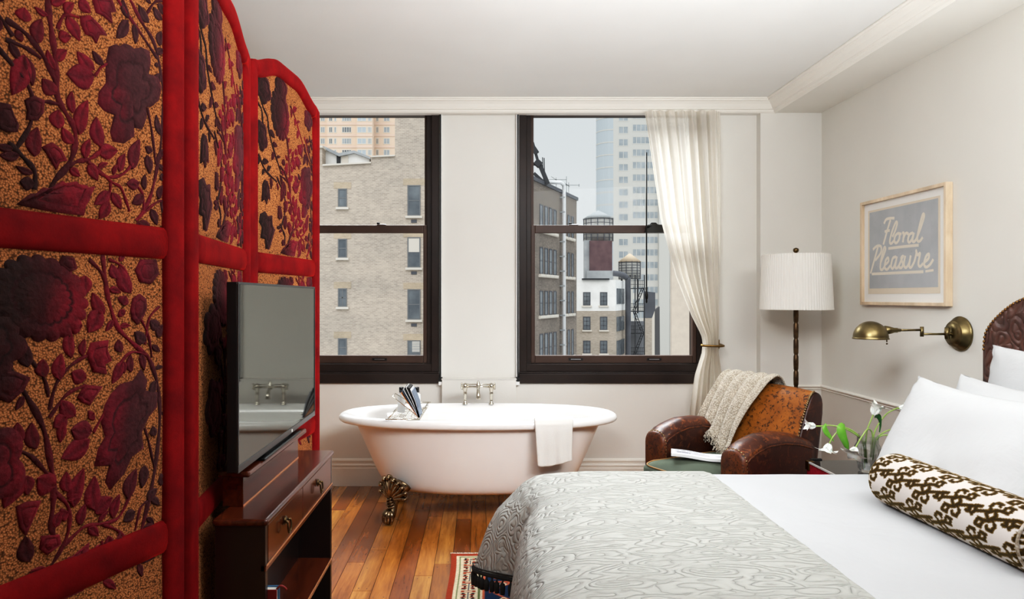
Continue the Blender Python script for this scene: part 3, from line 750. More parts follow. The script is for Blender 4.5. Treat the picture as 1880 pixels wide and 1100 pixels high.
MID = dict(vines=[
    (C2([(305, 40), (308, 110), (318, 190), (345, 270), (400, 325), (440, 360), (468, 430), (480, 520), (472, 640), (455, 750), (425, 890)]), .0075),
    (C2([(-5, 385), (60, 480), (108, 570), (133, 680), (145, 770), (140, 860), (150, 910)]), .0085),
    (C2([(128, 520), (150, 440), (195, 385), (250, 352)]), .005),
    (C2([(128, 545), (180, 475), (240, 445)]), .005),
    (C2([(-5, 632), (70, 660), (132, 725)]), .006),
    (C2([(148, 770), (192, 820), (192, 900), (152, 990), (85, 1085)]), .006),
    (C2([(185, 935), (240, 880), (300, 868), (350, 850), (385, 780)]), .005),
    (C2([(300, 870), (350, 890), (395, 925), (430, 900)]), .005),
    (C2([(428, 575), (445, 630), (462, 700)]), .004),
    (C2([(440, 355), (385, 345), (335, 395)]), .0045),
    (C2([(170, 245), (190, 290), (207, 330)]), .004),
    (C2([(265, 590), (290, 545), (320, 510)]), .004),
    (C2([(262, 60), (300, 105), (312, 150)]), .006),
    (C2([(322, 60), (360, 80), (385, 120)]), .005),
    (C2([(410, 230), (440, 290), (452, 360)]), .004),
    (C2([(480, 205), (445, 240), (430, 320)]), .004),
    (C2([(-5, 275), (50, 340), (110, 420), (125, 480)]), .005),
    (C2([(455, 790), (420, 820), (405, 890)]), .004),
    (C2([(300, 920), (310, 960), (285, 1000)]), .004),
], polys=[
    (lobes(C2([(112, 180)])[0], .108, .088, 19, .1, -.25, .7), 1),
    (C2([(300, 505), (320, 470), (350, 440), (390, 430), (418, 393), (436, 425), (430, 460), (472, 465), (470, 510), (442, 540), (418, 590), (425, 640), (385, 668), (362, 720), (320, 768), (304, 742), (316, 692), (268, 694), (280, 640), (302, 602), (288, 560)]), 1),
    (C2([(243, 350), (258, 315), (312, 306), (308, 335), (322, 370), (300, 382), (305, 412), (262, 405)]), 1),
    (C2([(213, 482), (238, 442), (292, 448), (266, 485), (252, 507), (226, 497)]), 1),
    (C2([(392, 180), (415, 165), (434, 180), (436, 210), (425, 235), (405, 262), (388, 245), (384, 215)]), 1),
    (C2([(402, 95), (420, 60), (470, 60), (478, 105), (450, 138), (415, 130)]), 1),
    (C2([(165, 75), (180, 48), (215, 55), (222, 90), (195, 102)]), 1),
    (C2([(95, 1100), (150, 1030), (160, 1030), (200, 970), (212, 968), (262, 925), (262, 962), (242, 1010), (232, 1055), (170, 1105)]), 1),
    (C2([(-45, 400), (20, 400), (70, 420), (50, 460), (5, 500), (-45, 480)]), 1),
    (C2([(28, 815), (60, 800), (105, 795), (75, 870), (60, 905), (40, 880)]), 1),
    (C2([(355, 890), (370, 940), (395, 920), (365, 975), (340, 960)]), 1),
    (C2([(110, 905), (165, 900), (172, 930), (130, 965), (105, 945)]), 1),
    (lobes(C2([(-75, 330)])[0], .09, .075, 7, .2, .3), 1), (lobes(C2([(-60, 700)])[0], .08, .09, 5, .25, .1), 1),
], leaves=[(C2(p), w / 900) for p, w in [
    ([(300, 228), (266, 162)], 30), ([(290, 212), (248, 285)], 42), ([(195, 362), (192, 270)], 26), ([(350, 345), (344, 305)], 24), ([(355, 372), (322, 440)], 26), ([(382, 405), (382, 352)], 22),
    ([(432, 312), (396, 282)], 30), ([(478, 268), (445, 248)], 28), ([(158, 430), (165, 348)], 30), ([(240, 425), (196, 405)], 32), ([(205, 540), (162, 490)], 34), ([(180, 540), (140, 572)], 34),
    ([(258, 585), (194, 580)], 46), ([(252, 610), (165, 668)], 44), ([(205, 818), (235, 698)], 38), ([(272, 828), (270, 722)], 40), ([(274, 836), (328, 788)], 40), ([(228, 872), (242, 808)], 24),
    ([(375, 792), (402, 700)], 38), ([(185, 770), (182, 708)], 26), ([(148, 752), (92, 728)], 46), ([(75, 985), (60, 905)], 34), ([(280, 995), (308, 912)], 34), ([(330, 948), (322, 905)], 28), ([(330, 852), (350, 778)], 26),
    ([(85, 640), (72, 558)], 30), ([(38, 622), (30, 558)], 28), ([(110, 420), (108, 365)], 30), ([(60, 390), (58, 318)], 30), ([(0, 350), (20, 300)], 46), ([(345, 120), (330, 75)], 26), ([(385, 165), (352, 80)], 40),
    ([(245, 110), (240, 170)], 34), ([(230, 265), (190, 258)], 34), ([(360, 200), (370, 172)], 30), ([(362, 232), (350, 215)], 24), ([(40, 700), (-10, 820)], 46), ([(60, 720), (60, 780)], 28), ([(415, 350), (425, 400)], 20),
    ([(428, 690), (420, 760)], 30), ([(462, 600), (455, 570)], 22), ([(440, 800), (470, 760)], 26), ([(475, 740), (500, 730)], 30), ([(430, 880), (470, 900)], 30), ([(400, 830), (365, 860)], 30), ([(165, 850), (190, 832)], 30), ([(150, 880), (165, 830)], 24), ([(165, 560), (160, 620)], 22), ([(470, 300), (490, 260)], 26), ([(265, 530), (248, 545)], 26)]])
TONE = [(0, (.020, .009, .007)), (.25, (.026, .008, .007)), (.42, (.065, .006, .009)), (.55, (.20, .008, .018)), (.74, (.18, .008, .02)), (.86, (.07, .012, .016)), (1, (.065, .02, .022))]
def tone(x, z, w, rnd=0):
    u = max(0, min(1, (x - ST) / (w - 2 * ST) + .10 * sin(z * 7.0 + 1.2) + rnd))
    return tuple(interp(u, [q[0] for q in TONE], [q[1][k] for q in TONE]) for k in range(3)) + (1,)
rs = random.Random(3)
def motif(D, zlo, zhi, w, zshift=0.0, bulge=None):
    """the raised pile of one cell as mesh data (verts, faces, colours)"""
    V = []; FF = []; CC = []
    occ = []
    x0, x1 = ST - .02, w - ST + .02
    def inside(p, m=0.0): return x0 - m < p[0] < x1 + m and zlo(p[0]) - .02 - m < p[1] < zhi(p[0]) + .02 + m
    def cl(p): 
        x = max(x0, min(x1, p[0])); return (x, max(zlo(x) - .02, min(zhi(x) + .02, p[1])))
    yo = lambda p: bulge(p[0], p[1])
    def vert(p, h, c): V.append((p[0], -yo(p) - h, p[1])); CC.append(c); return len(V) - 1
    def blob(poly, h, rnd):
        poly = [cl((p[0], p[1] + zshift)) for p in poly]
        n = len(poly)
        cx = sum(p[0] for p in poly) / n; cz = sum(p[1] for p in poly) / n
        if not inside((cx, cz), .03): return
        r0 = [vert(p, -.001, tone(p[0], p[1], w, rnd)) for p in poly]
        r1 = [vert((lerp(p[0], cx, .04), lerp(p[1], cz, .04)), h, tone(p[0], p[1], w, rnd)) for p in poly]
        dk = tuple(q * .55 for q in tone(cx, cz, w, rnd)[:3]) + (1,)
        r2 = [vert((lerp(p[0], cx, .34), lerp(p[1], cz, .34)), h * 1.25, tone(p[0], p[1], w, rnd)) for p in poly]
        r2b = [vert((lerp(p[0], cx, .40), lerp(p[1], cz, .40)), h * .85, dk) for p in poly]
        r3 = [vert((lerp(p[0], cx, .46), lerp(p[1], cz, .46)), h * 1.3, tone(p[0], p[1], w, rnd)) for p in poly]
        c = vert((cx, cz), h * 1.35, tone(cx, cz, w, rnd))
        for a, b in ((r0, r1), (r1, r2), (r2, r2b), (r2b, r3)):
            for i in range(n): FF.append((a[i], a[(i + 1) % n], b[(i + 1) % n], b[i]))
        for i in range(n): FF.append((r3[i], r3[(i + 1) % n], c))
        for k in range(n): occ.append(poly[k]); occ.append((lerp(poly[k][0], cx, .5), lerp(poly[k][1], cz, .5)))
        occ.append((cx, cz))
    def leaf(a, b, wd, h=.0035, rnd=0):
        a = (a[0], a[1] + zshift); b = (b[0], b[1] + zshift)
        if not (inside(a, .01) and inside(b, .01)): return
        L, R = leafp(a, b, wd); n = len(L)
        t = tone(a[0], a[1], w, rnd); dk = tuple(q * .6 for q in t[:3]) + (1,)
        ids = []
        for k in range(n):
            l, r = cl(L[k]), cl(R[k]); m = ((l[0] + r[0]) / 2, (l[1] + r[1]) / 2)
            q = lambda p, f: (lerp(p[0], m[0], f), lerp(p[1], m[1], f))
            ids.append((vert(l, -.001, dk), vert(q(l, .18), h, t), vert(q(l, .6), h * 1.15, t), vert(m, h * .65, dk), vert(q(r, .6), h * 1.15, t), vert(q(r, .18), h, t), vert(r, -.001, dk)))
        for k in range(n - 1):
            for i in range(6): FF.append((ids[k][i], ids[k][i + 1], ids[k + 1][i + 1], ids[k + 1][i]))
        occ.extend([a, b, ((a[0] + b[0]) / 2, (a[1] + b[1]) / 2)])
    def vine(pts, r):
        pts = [Vector((p[0], p[1] + zshift)) for p in spline([Vector((q[0], q[1], 0)) for q in pts], max(8, len(pts) * 5))]
        pts = [Vector((p[0], p[1])) for p in pts]
        n = len(pts); prev = None
        for k in range(n):
            p = pts[k]
            if not inside(p): prev = None; continue
            d = (pts[min(k + 1, n - 1)] - pts[max(k - 1, 0)]).normalized(); q = Vector((-d.y, d.x))
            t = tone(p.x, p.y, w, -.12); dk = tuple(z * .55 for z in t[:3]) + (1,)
            rr = r * (.8 + .25 * sin(k * .9))
            ids = [vert(cl(p + q * rr * s), h, c) for s, h, c in ((1, -.001, dk), (.7, .0026, t), (0, .0036, t), (-.7, .0026, t), (-1, -.001, dk))]
            if prev:
                for i in range(4): FF.append((prev[i], prev[i + 1], ids[i + 1], ids[i]))
            prev = ids; occ.append((p.x, p.y))
        return pts
    for po, k in D['polys']: blob(po, .0042, rs.uniform(-.06, .06))
    for (a, b), wd in D['leaves']: leaf(a, b, wd, .0036, rs.uniform(-.08, .08))
    tr = [vine(v, r) for v, r in D['vines']]
    for pts in tr:                                      # small side leaves wherever the ground is still bare
        acc = .02; sd = 1
        for k in range(1, len(pts)):
            acc += (pts[k] - pts[k - 1]).length
            if acc > .021:
                acc = 0; sd = -sd; d = (pts[k] - pts[k - 1]).normalized(); q = Vector((-d.y, d.x)) * sd
                ln = rs.uniform(.026, .05); dirv = (d * rs.uniform(.3, .9) + q).normalized()
                a = pts[k] + dirv * .006; b = pts[k] + dirv * (ln + .006); m = pts[k] + dirv * ln * .65
                if all((Vector(o) - b).length > .0145 and (Vector(o) - m).length > .011 for o in occ):
                    leaf((a.x, a.y - zshift), (b.x, b.y - zshift), ln * rs.uniform(.42, .6), .0034, rs.uniform(-.08, .08))
    return V, FF, CC

def rounded(w, d, n=14, e=3.2):
    out = []
    for i in range(n):
        a = 2 * pi * i / n; c, s = cos(a), sin(a)
        out.append((w / 2 * abs(c) ** (2 / e) * (1 if c > 0 else -1), d / 2 * abs(s) ** (2 / e) * (1 if s > 0 else -1)))
    return out
S = thing('folding_screen', 'three-panel folding screen in red velvet with floral cut-velvet insets, behind the television', 'folding screen', (HG[1].x, HG[1].y, 0))
for k in range(3):
    w = PW[k]; d = HG[k + 1] - HG[k]; T = .052
    b = MB(); rp = rounded(ST, T)
    # stiles and camel-back top in one sweep round the edge
    path = [(ST / 2, .0)] + [(ST / 2, z) for z in np.linspace(.2, 2.1, 8)]
    path += [(lerp(ST / 2, w - ST / 2, u), ztop(u) - ST / 2) for u in np.linspace(0, 1, 34)]
    path += [(w - ST / 2, z) for z in np.linspace(2.1, .2, 8)] + [(w - ST / 2, .0)]
    rg = []
    for i, p in enumerate(path):
        a, c = Vector(path[max(i - 1, 0)]), Vector(path[min(i + 1, len(path) - 1)])
        t = (c - a).normalized(); nr = Vector((-t.y, t.x))
        rg.append([(p[0] + nr.x * x, y, p[1] + nr.y * x) for x, y in rp])
    b.rings(rg, 0, True)
    for z0, z1 in RAIL:
        r2 = rounded(z1 - z0, T * .78)
        b.rings([[(x, y, (z0 + z1) / 2 + zz) for zz, y in r2] for x in np.linspace(ST * .78, w - ST * .78, 8)], 0, True)
    o = b.build('panel', M_velvet, S)
    o.matrix_parent_inverse = Matrix()
    o.location = Vector((HG[k].x, HG[k].y, 0)) - Vector(S.location); o.rotation_euler = (0, 0, atan2(d.y, d.x))
    zt = lambda x: ztop(min(1, max(0, (x - ST / 2) / (w - ST)))) - ST
    for ci, (lo, hi, D, sh) in enumerate((((lambda x: .14), (lambda x: .685), UP, -.80), ((lambda x: .767), (lambda x: 1.402), MID, 0), ((lambda x: 1.482), zt, UP, 0))):
        def bulge(x, z, lo=lo, hi=hi):
            a = max(0, min(1, (x - ST) / (w - 2 * ST))); c = max(0, min(1, (z - lo(x)) / (hi(x) - lo(x))))
            return .006 + .014 * (sin(pi * a) * sin(pi * c)) ** .5
        g = MB()
        def fn(u, v, lo=lo, hi=hi):
            x = lerp(ST - .025, w - ST + .025, u); z = lerp(lo(x) - .025, hi(x) + .025, v)
            return (x, -bulge(x, z), z)
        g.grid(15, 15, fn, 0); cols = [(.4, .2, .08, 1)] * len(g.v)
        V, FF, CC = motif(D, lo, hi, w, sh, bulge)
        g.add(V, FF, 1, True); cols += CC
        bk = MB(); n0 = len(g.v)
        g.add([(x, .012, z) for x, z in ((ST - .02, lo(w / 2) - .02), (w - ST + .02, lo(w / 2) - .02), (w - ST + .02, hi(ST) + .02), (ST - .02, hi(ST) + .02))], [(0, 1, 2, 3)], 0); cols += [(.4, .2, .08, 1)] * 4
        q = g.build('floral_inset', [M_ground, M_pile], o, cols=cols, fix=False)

# ================================================================== console, television
def wood_mat(name, c1, c2, rough=.22, ax=(1, .12, 1)):
    t = NT(name); v = t.coords(ax)
    n = t.noise(v, 34, 6, .65, 1.0); big = t.noise(v, 7, 3)
    col = t.mix(1, t.ramp(n, [(.3, lin(c1)), (.68, lin(c2))]), t.ramp(big, [(.3, (.7, .66, .62, 1)), (.7, (1.1, 1.08, 1.05, 1))]), 'MULTIPLY')
    return t.end(t.bsdf(col, rough, 0, t.bump(n, .06, .002), Coat_Weight=.5, Coat_Roughness=.1))
M_mah = wood_mat('polished_mahogany', (58, 19, 9), (104, 44, 21))
M_mah_shade = wood_mat('shaded_mahogany', (16, 7, 5), (26, 11, 8), .4, (1, 1, .12))  # shaded copy of the mahogany: unlit ends and inside painted near black
M_inlay = simple('pale_inlay', (190, 132, 92), .3)
M_brass = simple('aged_brass', (150, 120, 70), .28, 1, (118, 92, 50), 25)
M_dbrass = simple('dark_brass', (104, 84, 56), .32, 1)
CXF, CXB, CY0, CY1, CZ = -.571, -.722, 1.84, 2.685, .71
K = thing('console_table', 'narrow polished mahogany console with two drawers and open shelf below the television', 'console table', ((CXF + CXB) / 2, (CY0 + CY1) / 2, 0))
b = MB(); b.box(CXB, CXF, CY0, CY1, CZ - .02, CZ); b.build('top', M_mah, K, bevel=.008, bseg=3)
b = MB(); b.box(CXB + .006, CXB + .018, CY0 + .02, CY1 - .02, .02, CZ - .02); b.build('back_panel', M_mah_shade, K)
for y in (CY0 + .006, CY1 - .028):
    b = MB(); b.box(CXB + .006, CXF - .008, y, y + .022, 0, CZ - .02); b.build('side_panel', M_mah_shade, K, bevel=.002)
b = MB(); b.box(CXB + .018, CXF - .006, CY0 + .028, CY1 - .028, .278, .295); b.box(CXF - .0075, CXF - .004, CY0 + .028, CY1 - .028, .291, .295, 1); b.build('shelf', [M_mah, M_inlay], K)
b = MB(); b.box(CXB + .018, CXF - .012, CY0 + .028, CY1 - .028, .06, .08); b.build('bottom_shelf', M_mah_shade, K)
b = MB(); b.box(CXF - .02, CXF - .006, CY0 + .006, CY1 - .006, .568, .582); b.box(CXF - .0065, CXF - .0045, CY0 + .01, CY1 - .01, .58, .584, 1); b.build('apron', [M_mah, M_inlay], K)
ym = PX(555.5, 1) ; ym = 2.235
for y0, y1, hy in ((CY0 + .03, ym - .002, 2.02), (ym + .002, CY1 - .03, 2.43)):
    b = MB(); b.box(CXF - .14, CXF - .007, y0, y1, .584, CZ - .022); dr_ = b.build('drawer', M_mah, K, bevel=.0015)
    h = MB(); c = Vector((CXF - .004, hy, .65))
    h.lathe([(.0, .0), (.014, .0), (.012, .004), (.0, .006)], c, 14, 0, Matrix.Rotation(pi / 2, 4, 'Y'))
    for s in (-1, 1): h.tube([c + Vector((.004, s * .012, .0)), c + Vector((.012, s * .012, .0))], .004, 8)
    h.tube(spline([c + Vector((.012, -.014, .002)), c + Vector((.014, -.016, -.018)), c + Vector((.014, -.008, -.034)), c + Vector((.014, .008, -.034)), c + Vector((.014, .016, -.018)), c + Vector((.012, .014, .002))], 16), .003, 8)
    h.build('handle', M_dbrass, dr_)
U = MB(); U.box(-.737, -.677, 1.957, 2.55, CZ, .80); up_ = U.build('upstand', M_mah, K, bevel=.002)
U = MB(); U.box(-.742, -.648, 1.925, 2.565, .80, .818); U.build('upstand_ledge', M_mah, up_, bevel=.007, bseg=3)
U = MB(); U.box(-.6775, -.6755, 1.957, 2.55, CZ, .714); U.build('inlay_line', M_inlay, up_)

M_bezel = simple('black_gloss_plastic', (14, 14, 15), .25)
M_edge = simple('steel_bezel_edge', (150, 150, 150), .3, 1)
def screen_mat():
    t = NT('switched_off_screen')
    d = t.n('ShaderNodeBsdfDiffuse'); d.inputs['Color'].default_value = lin((10, 10, 11))
    g = t.n('ShaderNodeBsdfGlossy'); g.inputs['Color'].default_value = (.27, .275, .255, 1); g.inputs['Roughness'].default_value = .035
    m = t.n('ShaderNodeAddShader'); t.l(d.outputs[0], m.inputs[0]); t.l(g.outputs[0], m.inputs[1])
    return t.end(m.outputs[0])
tvl = Vector((-.656, 1.85, .832)); tvr = Vector((-.668, 2.764, .832))
dv = (tvr - tvl); TW = dv.length; TH = .52
V = thing('television', 'black flat-screen television, switched off and reflecting the bath, on the mahogany console', 'television', tvl, rotz=atan2(dv.y, dv.x))
b = MB(); b.box(0, TW, .0, .03, 0, TH); b.box(.12, TW - .12, .03, .055, .05, TH - .08); b.build('casing', M_bezel, V, bevel=.003)
b = MB(); e = .007
b.box(0, TW, -.003, .001, 0, .019); b.box(0, TW, -.003, .001, TH - e, TH); b.box(0, e, -.003, .001, .019, TH - e); b.box(TW - e, TW, -.003, .001, .019, TH - e)
b.build('bezel', simple('grey_steel_bezel', (96, 97, 98), .3, 1), V, bevel=.001)
b = MB(); b.box(e, TW - e, -.0012, .0015, .019, TH - e); b.build('screen', screen_mat(), V)
b = MB(); b.box(TW * .6, TW * .6 + .012, -.0045, -.002, .004, .013); b.build('badge', M_white, V)
b = MB(); b.box(TW * .3, TW * .62, .005, .03, -.012, .01); b.box(TW * .22, TW * .70, -.015, .06, -.0142, -.007); b.build('stand', M_bezel, V, bevel=.003)
B = thing('book', 'red and blue book standing at the open end of the mahogany console shelf', 'book', (-.60, 1.89, .295))
b = MB(); b.box(-.66, -.556, 1.872, 1.876, .295, .507, 0); b.box(-.66, -.556, 1.90, 1.904, .295, .507, 1); b.box(-.664, -.66, 1.872, 1.904, .295, .507, 0)
b.build('cover', [simple('red_cloth_cover', (128, 26, 24), .6), simple('blue_cover', (70, 120, 160), .5)], B, bevel=.001)
b = MB(); b.box(-.66, -.562, 1.876, 1.90, .298, .503); b.build('page_block', simple('book_pages', (206, 204, 196), .8), B)
b = MB(); b.tube(spline([(-.56, 1.888, .503), (-.55, 1.888, .512), (-.54, 1.892, .506), (-.536, 1.897, .497)], 10), .003, 6); b.build('ribbon', simple('red_ribbon', (140, 40, 36), .6), B)
# ================================================================== bath
M_enamel = simple('white_enamel', (236, 234, 232), .12, 0, None, Coat_Weight=.4, Coat_Roughness=.05)
def tub_paint():
    t = NT('blush_bath_paint'); v = t.coords()
    return t.end(t.bsdf(t.ramp(t.noise(v, 3, 3), [(.3, lin((226, 219, 215))), (.7, lin((232, 226, 222)))]), .35, 0, None, Coat_Weight=.2, Coat_Roughness=.2))
M_tubp = tub_paint()
M_chrome = simple('polished_nickel', (214, 208, 196), .12, 1)
M_claw = simple('antique_bronze', (168, 146, 116), .24, 1, (96, 76, 54), 40)
TX, TY = -.008, 4.2
def sup(a, b, z, n=72, e=2.25):
    out = []
    for i in range(n):
        t = 2 * pi * i / n; c, s = cos(t), sin(t)
        out.append((TX + a * abs(c) ** (2 / e) * (1 if c > 0 else -1), TY + b * abs(s) ** (2 / e) * (1 if s > 0 else -1), z))
    return out
out_ = [(.30, .10, .146), (.44, .19, .148), (.52, .232, .158), (.562, .25, .178), (.592, .262, .21), (.628, .278, .28), (.668, .293, .37), (.708, .306, .46), (.738, .315, .53), (.752, .32, .556)]
lip = [(.775, .33, .560), (.815, .345, .556), (.842, .356, .560), (.853, .36, .574), (.852, .36, .588), (.842, .354, .602), (.82, .338, .61), (.79, .315, .61), (.765, .296, .602)]
inn = [(.742, .28, .58), (.72, .268, .53), (.66, .25, .40), (.58, .225, .29), (.50, .20, .24), (.35, .13, .222)]
BT = thing('bathtub', 'white clawfoot bathtub with a blush painted outside, under the windows', 'bathtub', (TX, TY, 0))
b = MB(); n = 72; allp = out_ + lip + inn
b.rings([sup(*p) for p in allp], 0, True)
no = (len(out_) - 1) * n
for i in range(len(b.m)): b.m[i] = 1 if i < no or i == (len(allp) - 1) * n else 0
b.build('tub_body', [M_enamel, M_tubp], BT, sub=1)
def rim_y(x):                                          # front edge of the rim at x
    u = min(.999, abs(x - TX) / .853); return TY - .36 * (1 - u ** 2.25) ** (1 / 2.25)
def claw():
    b = MB()
    # local: foot stands at the origin, tub lies towards +x +y
    b.tube(spline([(.07, .06, .215), (.045, .035, .175), (.022, .02, .125), (.012, .01, .085), (.002, .0, .055), (-.006, -.004, .035)], 22), [.05] * 2 + [.045, .04, .036, .032, .029, .027, .026, .025, .025, .025, .026, .027, .028, .029, .03, .03, .03, .028, .026, .022], 12)
    b.ball((-.006, -.006, .034), .031, 0, 12, (1, 1, 1.05))
    for k in range(5):                                  # toes gripping the ball
        a = radians(-200 + k * 32 + 8); c, s = cos(a), sin(a)
        b.tube(spline([(-.004 + .012 * c, -.004 + .012 * s, .082), (-.004 + .032 * c, -.004 + .032 * s, .068), (-.004 + .037 * c, -.004 + .037 * s, .045), (-.004 + .031 * c, -.004 + .031 * s, .02), (-.004 + .022 * c, -.004 + .022 * s, .008)], 12), [.008, .010, .0115, .012, .0115, .011, .011, .011, .010, .009, .007, .004], 8)
    # acanthus collar: scrolled leaves fanning up against the tub
    dx = Vector((.80, -.60, 0)).normalized()            # along the tub corner
    nv = Vector((-.60, -.80, 0)).normalized()           # outwards
    base = Vector((.03, .02, .15))
    for k, (a, L, r) in enumerate(((-62, .085, .011), (-42, .11, .013), (-22, .125, .014), (-4, .13, .014), (14, .12, .014), (32, .12, .013), (50, .125, .012), (66, .13, .011), (80, .12, .010))):
        a = radians(a); u = dx * sin(a) + Vector((0, 0, 1)) * cos(a)
        p = [base + nv * .024 - u * .02, base + nv * .045 + u * L * .3, base + nv * .042 + u * L * .65, base + nv * .036 + u * L * .92, base + nv * .056 + u * L * 1.02, base + nv * .062 + u * L * .93]
        b.tube(spline(p, 16), [r * (.55 + .6 * sin(pi * min(1, q / 13)) ** .8) for q in range(16)], 8)
        b.ball(base + nv * .058 + u * L * .94, r * .95, 0, 8)
    for k in range(4):
        z = .09 + k * .016
        b.tube([base + nv * .03 + dx * (-.034 + .004 * k) + Vector((-.012, 0, z - .13)), base + nv * (.042 + .003 * k) + Vector((-.012, 0, z - .145)), base + nv * .03 + dx * (.034 - .004 * k) + Vector((-.012, 0, z - .13))], [.004, .009, .004], 8)
    b.lathe([(.014, -.001), (.018, .002), (.014, .008)], (-.004, -.004, .0), 12)
    return b
c0 = claw(); ft = []
for sx, sy in ((-1, -1), (1, -1), (-1, 1), (1, 1)):
    q = MB(); q.v = [(TX + sx * (.505 - x), TY + sy * (.262 - y), z) for x, y, z in c0.v]; q.f = c0.f; q.m = c0.m; q.s = c0.s
    q.build('claw_foot', M_claw, BT)
# ------------------------------------------------------------------ mixer tap
fy = 4.50; xl, xr = PX(854, fy), PX(902, fy); zb = .605
TP = thing('mixer_tap', 'polished nickel bridge mixer tap on the far rim of the bathtub', 'tap', ((xl + xr) / 2, fy, zb))
b = MB(); zt = .732
for x in (xl, xr): b.lathe([(.016, 0), (.017, .004), (.011, .009), (.0095, .03), (.0105, .06), (.013, .075), (.0105, .082), (.013, .09), (.0165, .108), (.0165, .122), (.010, .138), (.0, .141)], (x, fy, zb), 18)
b.build('pillar', M_chrome, TP)
b = MB(); b.tube([(xl, fy, zt - .012), (xr, fy, zt - .012)], .0065, 12); b.tube([(xl, fy, zt + .004), (xr, fy, zt + .004)], .004, 10)
xm = (xl + xr) / 2
b.lathe([(.0, -.026), (.011, -.022), (.014, -.008), (.014, .010), (.008, .016), (.009, .021), (.004, .03), (0, .033)], (xm, fy, zt - .004), 16); b.build('bridge', M_chrome, TP)
b = MB(); b.tube(spline([(xm, fy, zt - .02), (xm, fy - .03, zt - .022), (xm, fy - .055, zt - .05), (xm, fy - .06, zt - .085)], 14), [.009, .009, .009, .009, .0095, .010, .0105, .011, .0115, .012, .013, .014, .0145, .0145], 14); b.build('spout', M_chrome, TP)
for x, s in ((xl, -1), (xr, 1)):
    b = MB(); c = Vector((x + s * .022, fy - .004, zt - .008)); b.tube([(x, fy, zt - .008), c], .006, 8)
    for k in range(4):
        a = k * pi / 2 + .4; d = Vector((0, cos(a), sin(a)))
        b.tube([c, c + d * .018], [.004, .0045], 8); b.ball(c + d * .02, .0065, 0, 8)
    b.ball(c, .008, 0, 8); b.build('cross_handle', M_chrome, TP)
# ------------------------------------------------------------------ towel over the rim
M_towel = simple('white_terry', (232, 229, 224), .95, 0, None, 20, .8, 420, .004)
def drape(x, off=.004):
    ry = rim_y(x)
    return [(ry + .085, .50), (ry + .072, .56), (ry + .052, .603), (ry + .03, .616), (ry + .008, .607), (ry - .004, .585), (ry - .006, .55), (ry - .002, .48), (ry + .003, .42), (ry + .006, .357)]
TWL = MB(); x0, x1 = .318, .536
def tf(u, v):
    x = lerp(x0, x1, u); pr = drape(x); k = v * (len(pr) - 1); i = min(int(k), len(pr) - 2); f = k - i
    y, z = lerp(pr[i][0], pr[i + 1][0], f), lerp(pr[i][1], pr[i + 1][1], f)
    hang = max(0, (v - .55) / .45)
    xx = lerp(x0 + .012 * hang - .006 * sin(3 * v), x1 - .004 * hang + .004 * sin(6 * v), u)
    y -= hang * (.006 * sin(u * 9 + 1) + .004 * sin(u * 21))+ .006
    return (xx, y, z - hang * .012 * sin(u * 4 + .5) + .004)
TWL.grid(26, 46, tf)
o = TWL.build('hand_towel', M_towel, None, solid=.011, fix=False); o.modifiers.new('sub', 'SUBSURF').render_levels = 1
tag(o, 'white hand towel folded over the near rim of the bathtub', 'towel')
# ------------------------------------------------------------------ chrome caddy with magazine and bottles
CD = thing('bath_caddy', 'chrome wire caddy laid across the left end of the bathtub', 'caddy', (-.44, 4.2, .612))
b = MB(); zc = .613
def tR(p, q, r=.0028): b.tube([p, q], r, 7)
xa0, xa1, xb0, xb1 = PX(712, 3.9), PX(766, 3.9), PX(736, 4.5), PX(786, 4.5)
def cx(x, t): return lerp(xa0 + (xa1 - xa0) * x, xb0 + (xb1 - xb0) * x, t)
yy = lambda t: lerp(3.895, 4.53, t)
for x in (0, 1): tR((cx(x, 0), yy(0), zc), (cx(x, 1), yy(1), zc), .0035)
for t in (0, 1): tR((cx(-.08, t), yy(t), zc), (cx(1.08, t), yy(t), zc), .0035)
for t in np.linspace(.2, .8, 9):
    b.tube(spline([(cx(0, t), yy(t), zc), (cx(.06, t), yy(t), zc - .028), (cx(.94, t), yy(t), zc - .028), (cx(1, t), yy(t), zc)], 12), .002, 6)
for x in (.2, .4, .6, .8): tR((cx(x, .2), yy(.2), zc - .028), (cx(x, .8), yy(.8), zc - .028), .002)
tR((cx(.06, .18), yy(.18), zc - .026), (cx(.94, .18), yy(.18), zc - .026)); tR((cx(.06, .82), yy(.82), zc - .026), (cx(.94, .82), yy(.82), zc - .026))
b.tube([(cx(1, .12), yy(.12), zc), (cx(.05, .22), yy(.22), zc + .11), (cx(.05, .42), yy(.42), zc + .11), (cx(1, .5), yy(.5), zc)], .0026, 7)
b.build('wire_rack', M_chrome, CD)
for t in (.14, .5):
    b = MB(); b.tube([(cx(.98, t), yy(t), zc + .012), (cx(1.12, t), yy(t), zc + .014), (cx(1.14, t), yy(t), zc + .03)], .0045, 8); b.build('ledge_hook', M_chrome, CD)
MG = thing('magazine', 'magazine propped open in the bath caddy, pages fanned', 'magazine', (PX(767, 3.96), 4.03, .618))
cols_ = [(214, 130, 60), (70, 84, 104), (226, 228, 230), (20, 22, 26), (236, 236, 236), (24, 24, 28), (16, 16, 18), (232, 234, 238), (120, 136, 158)]
xb = PX(768, 3.96)
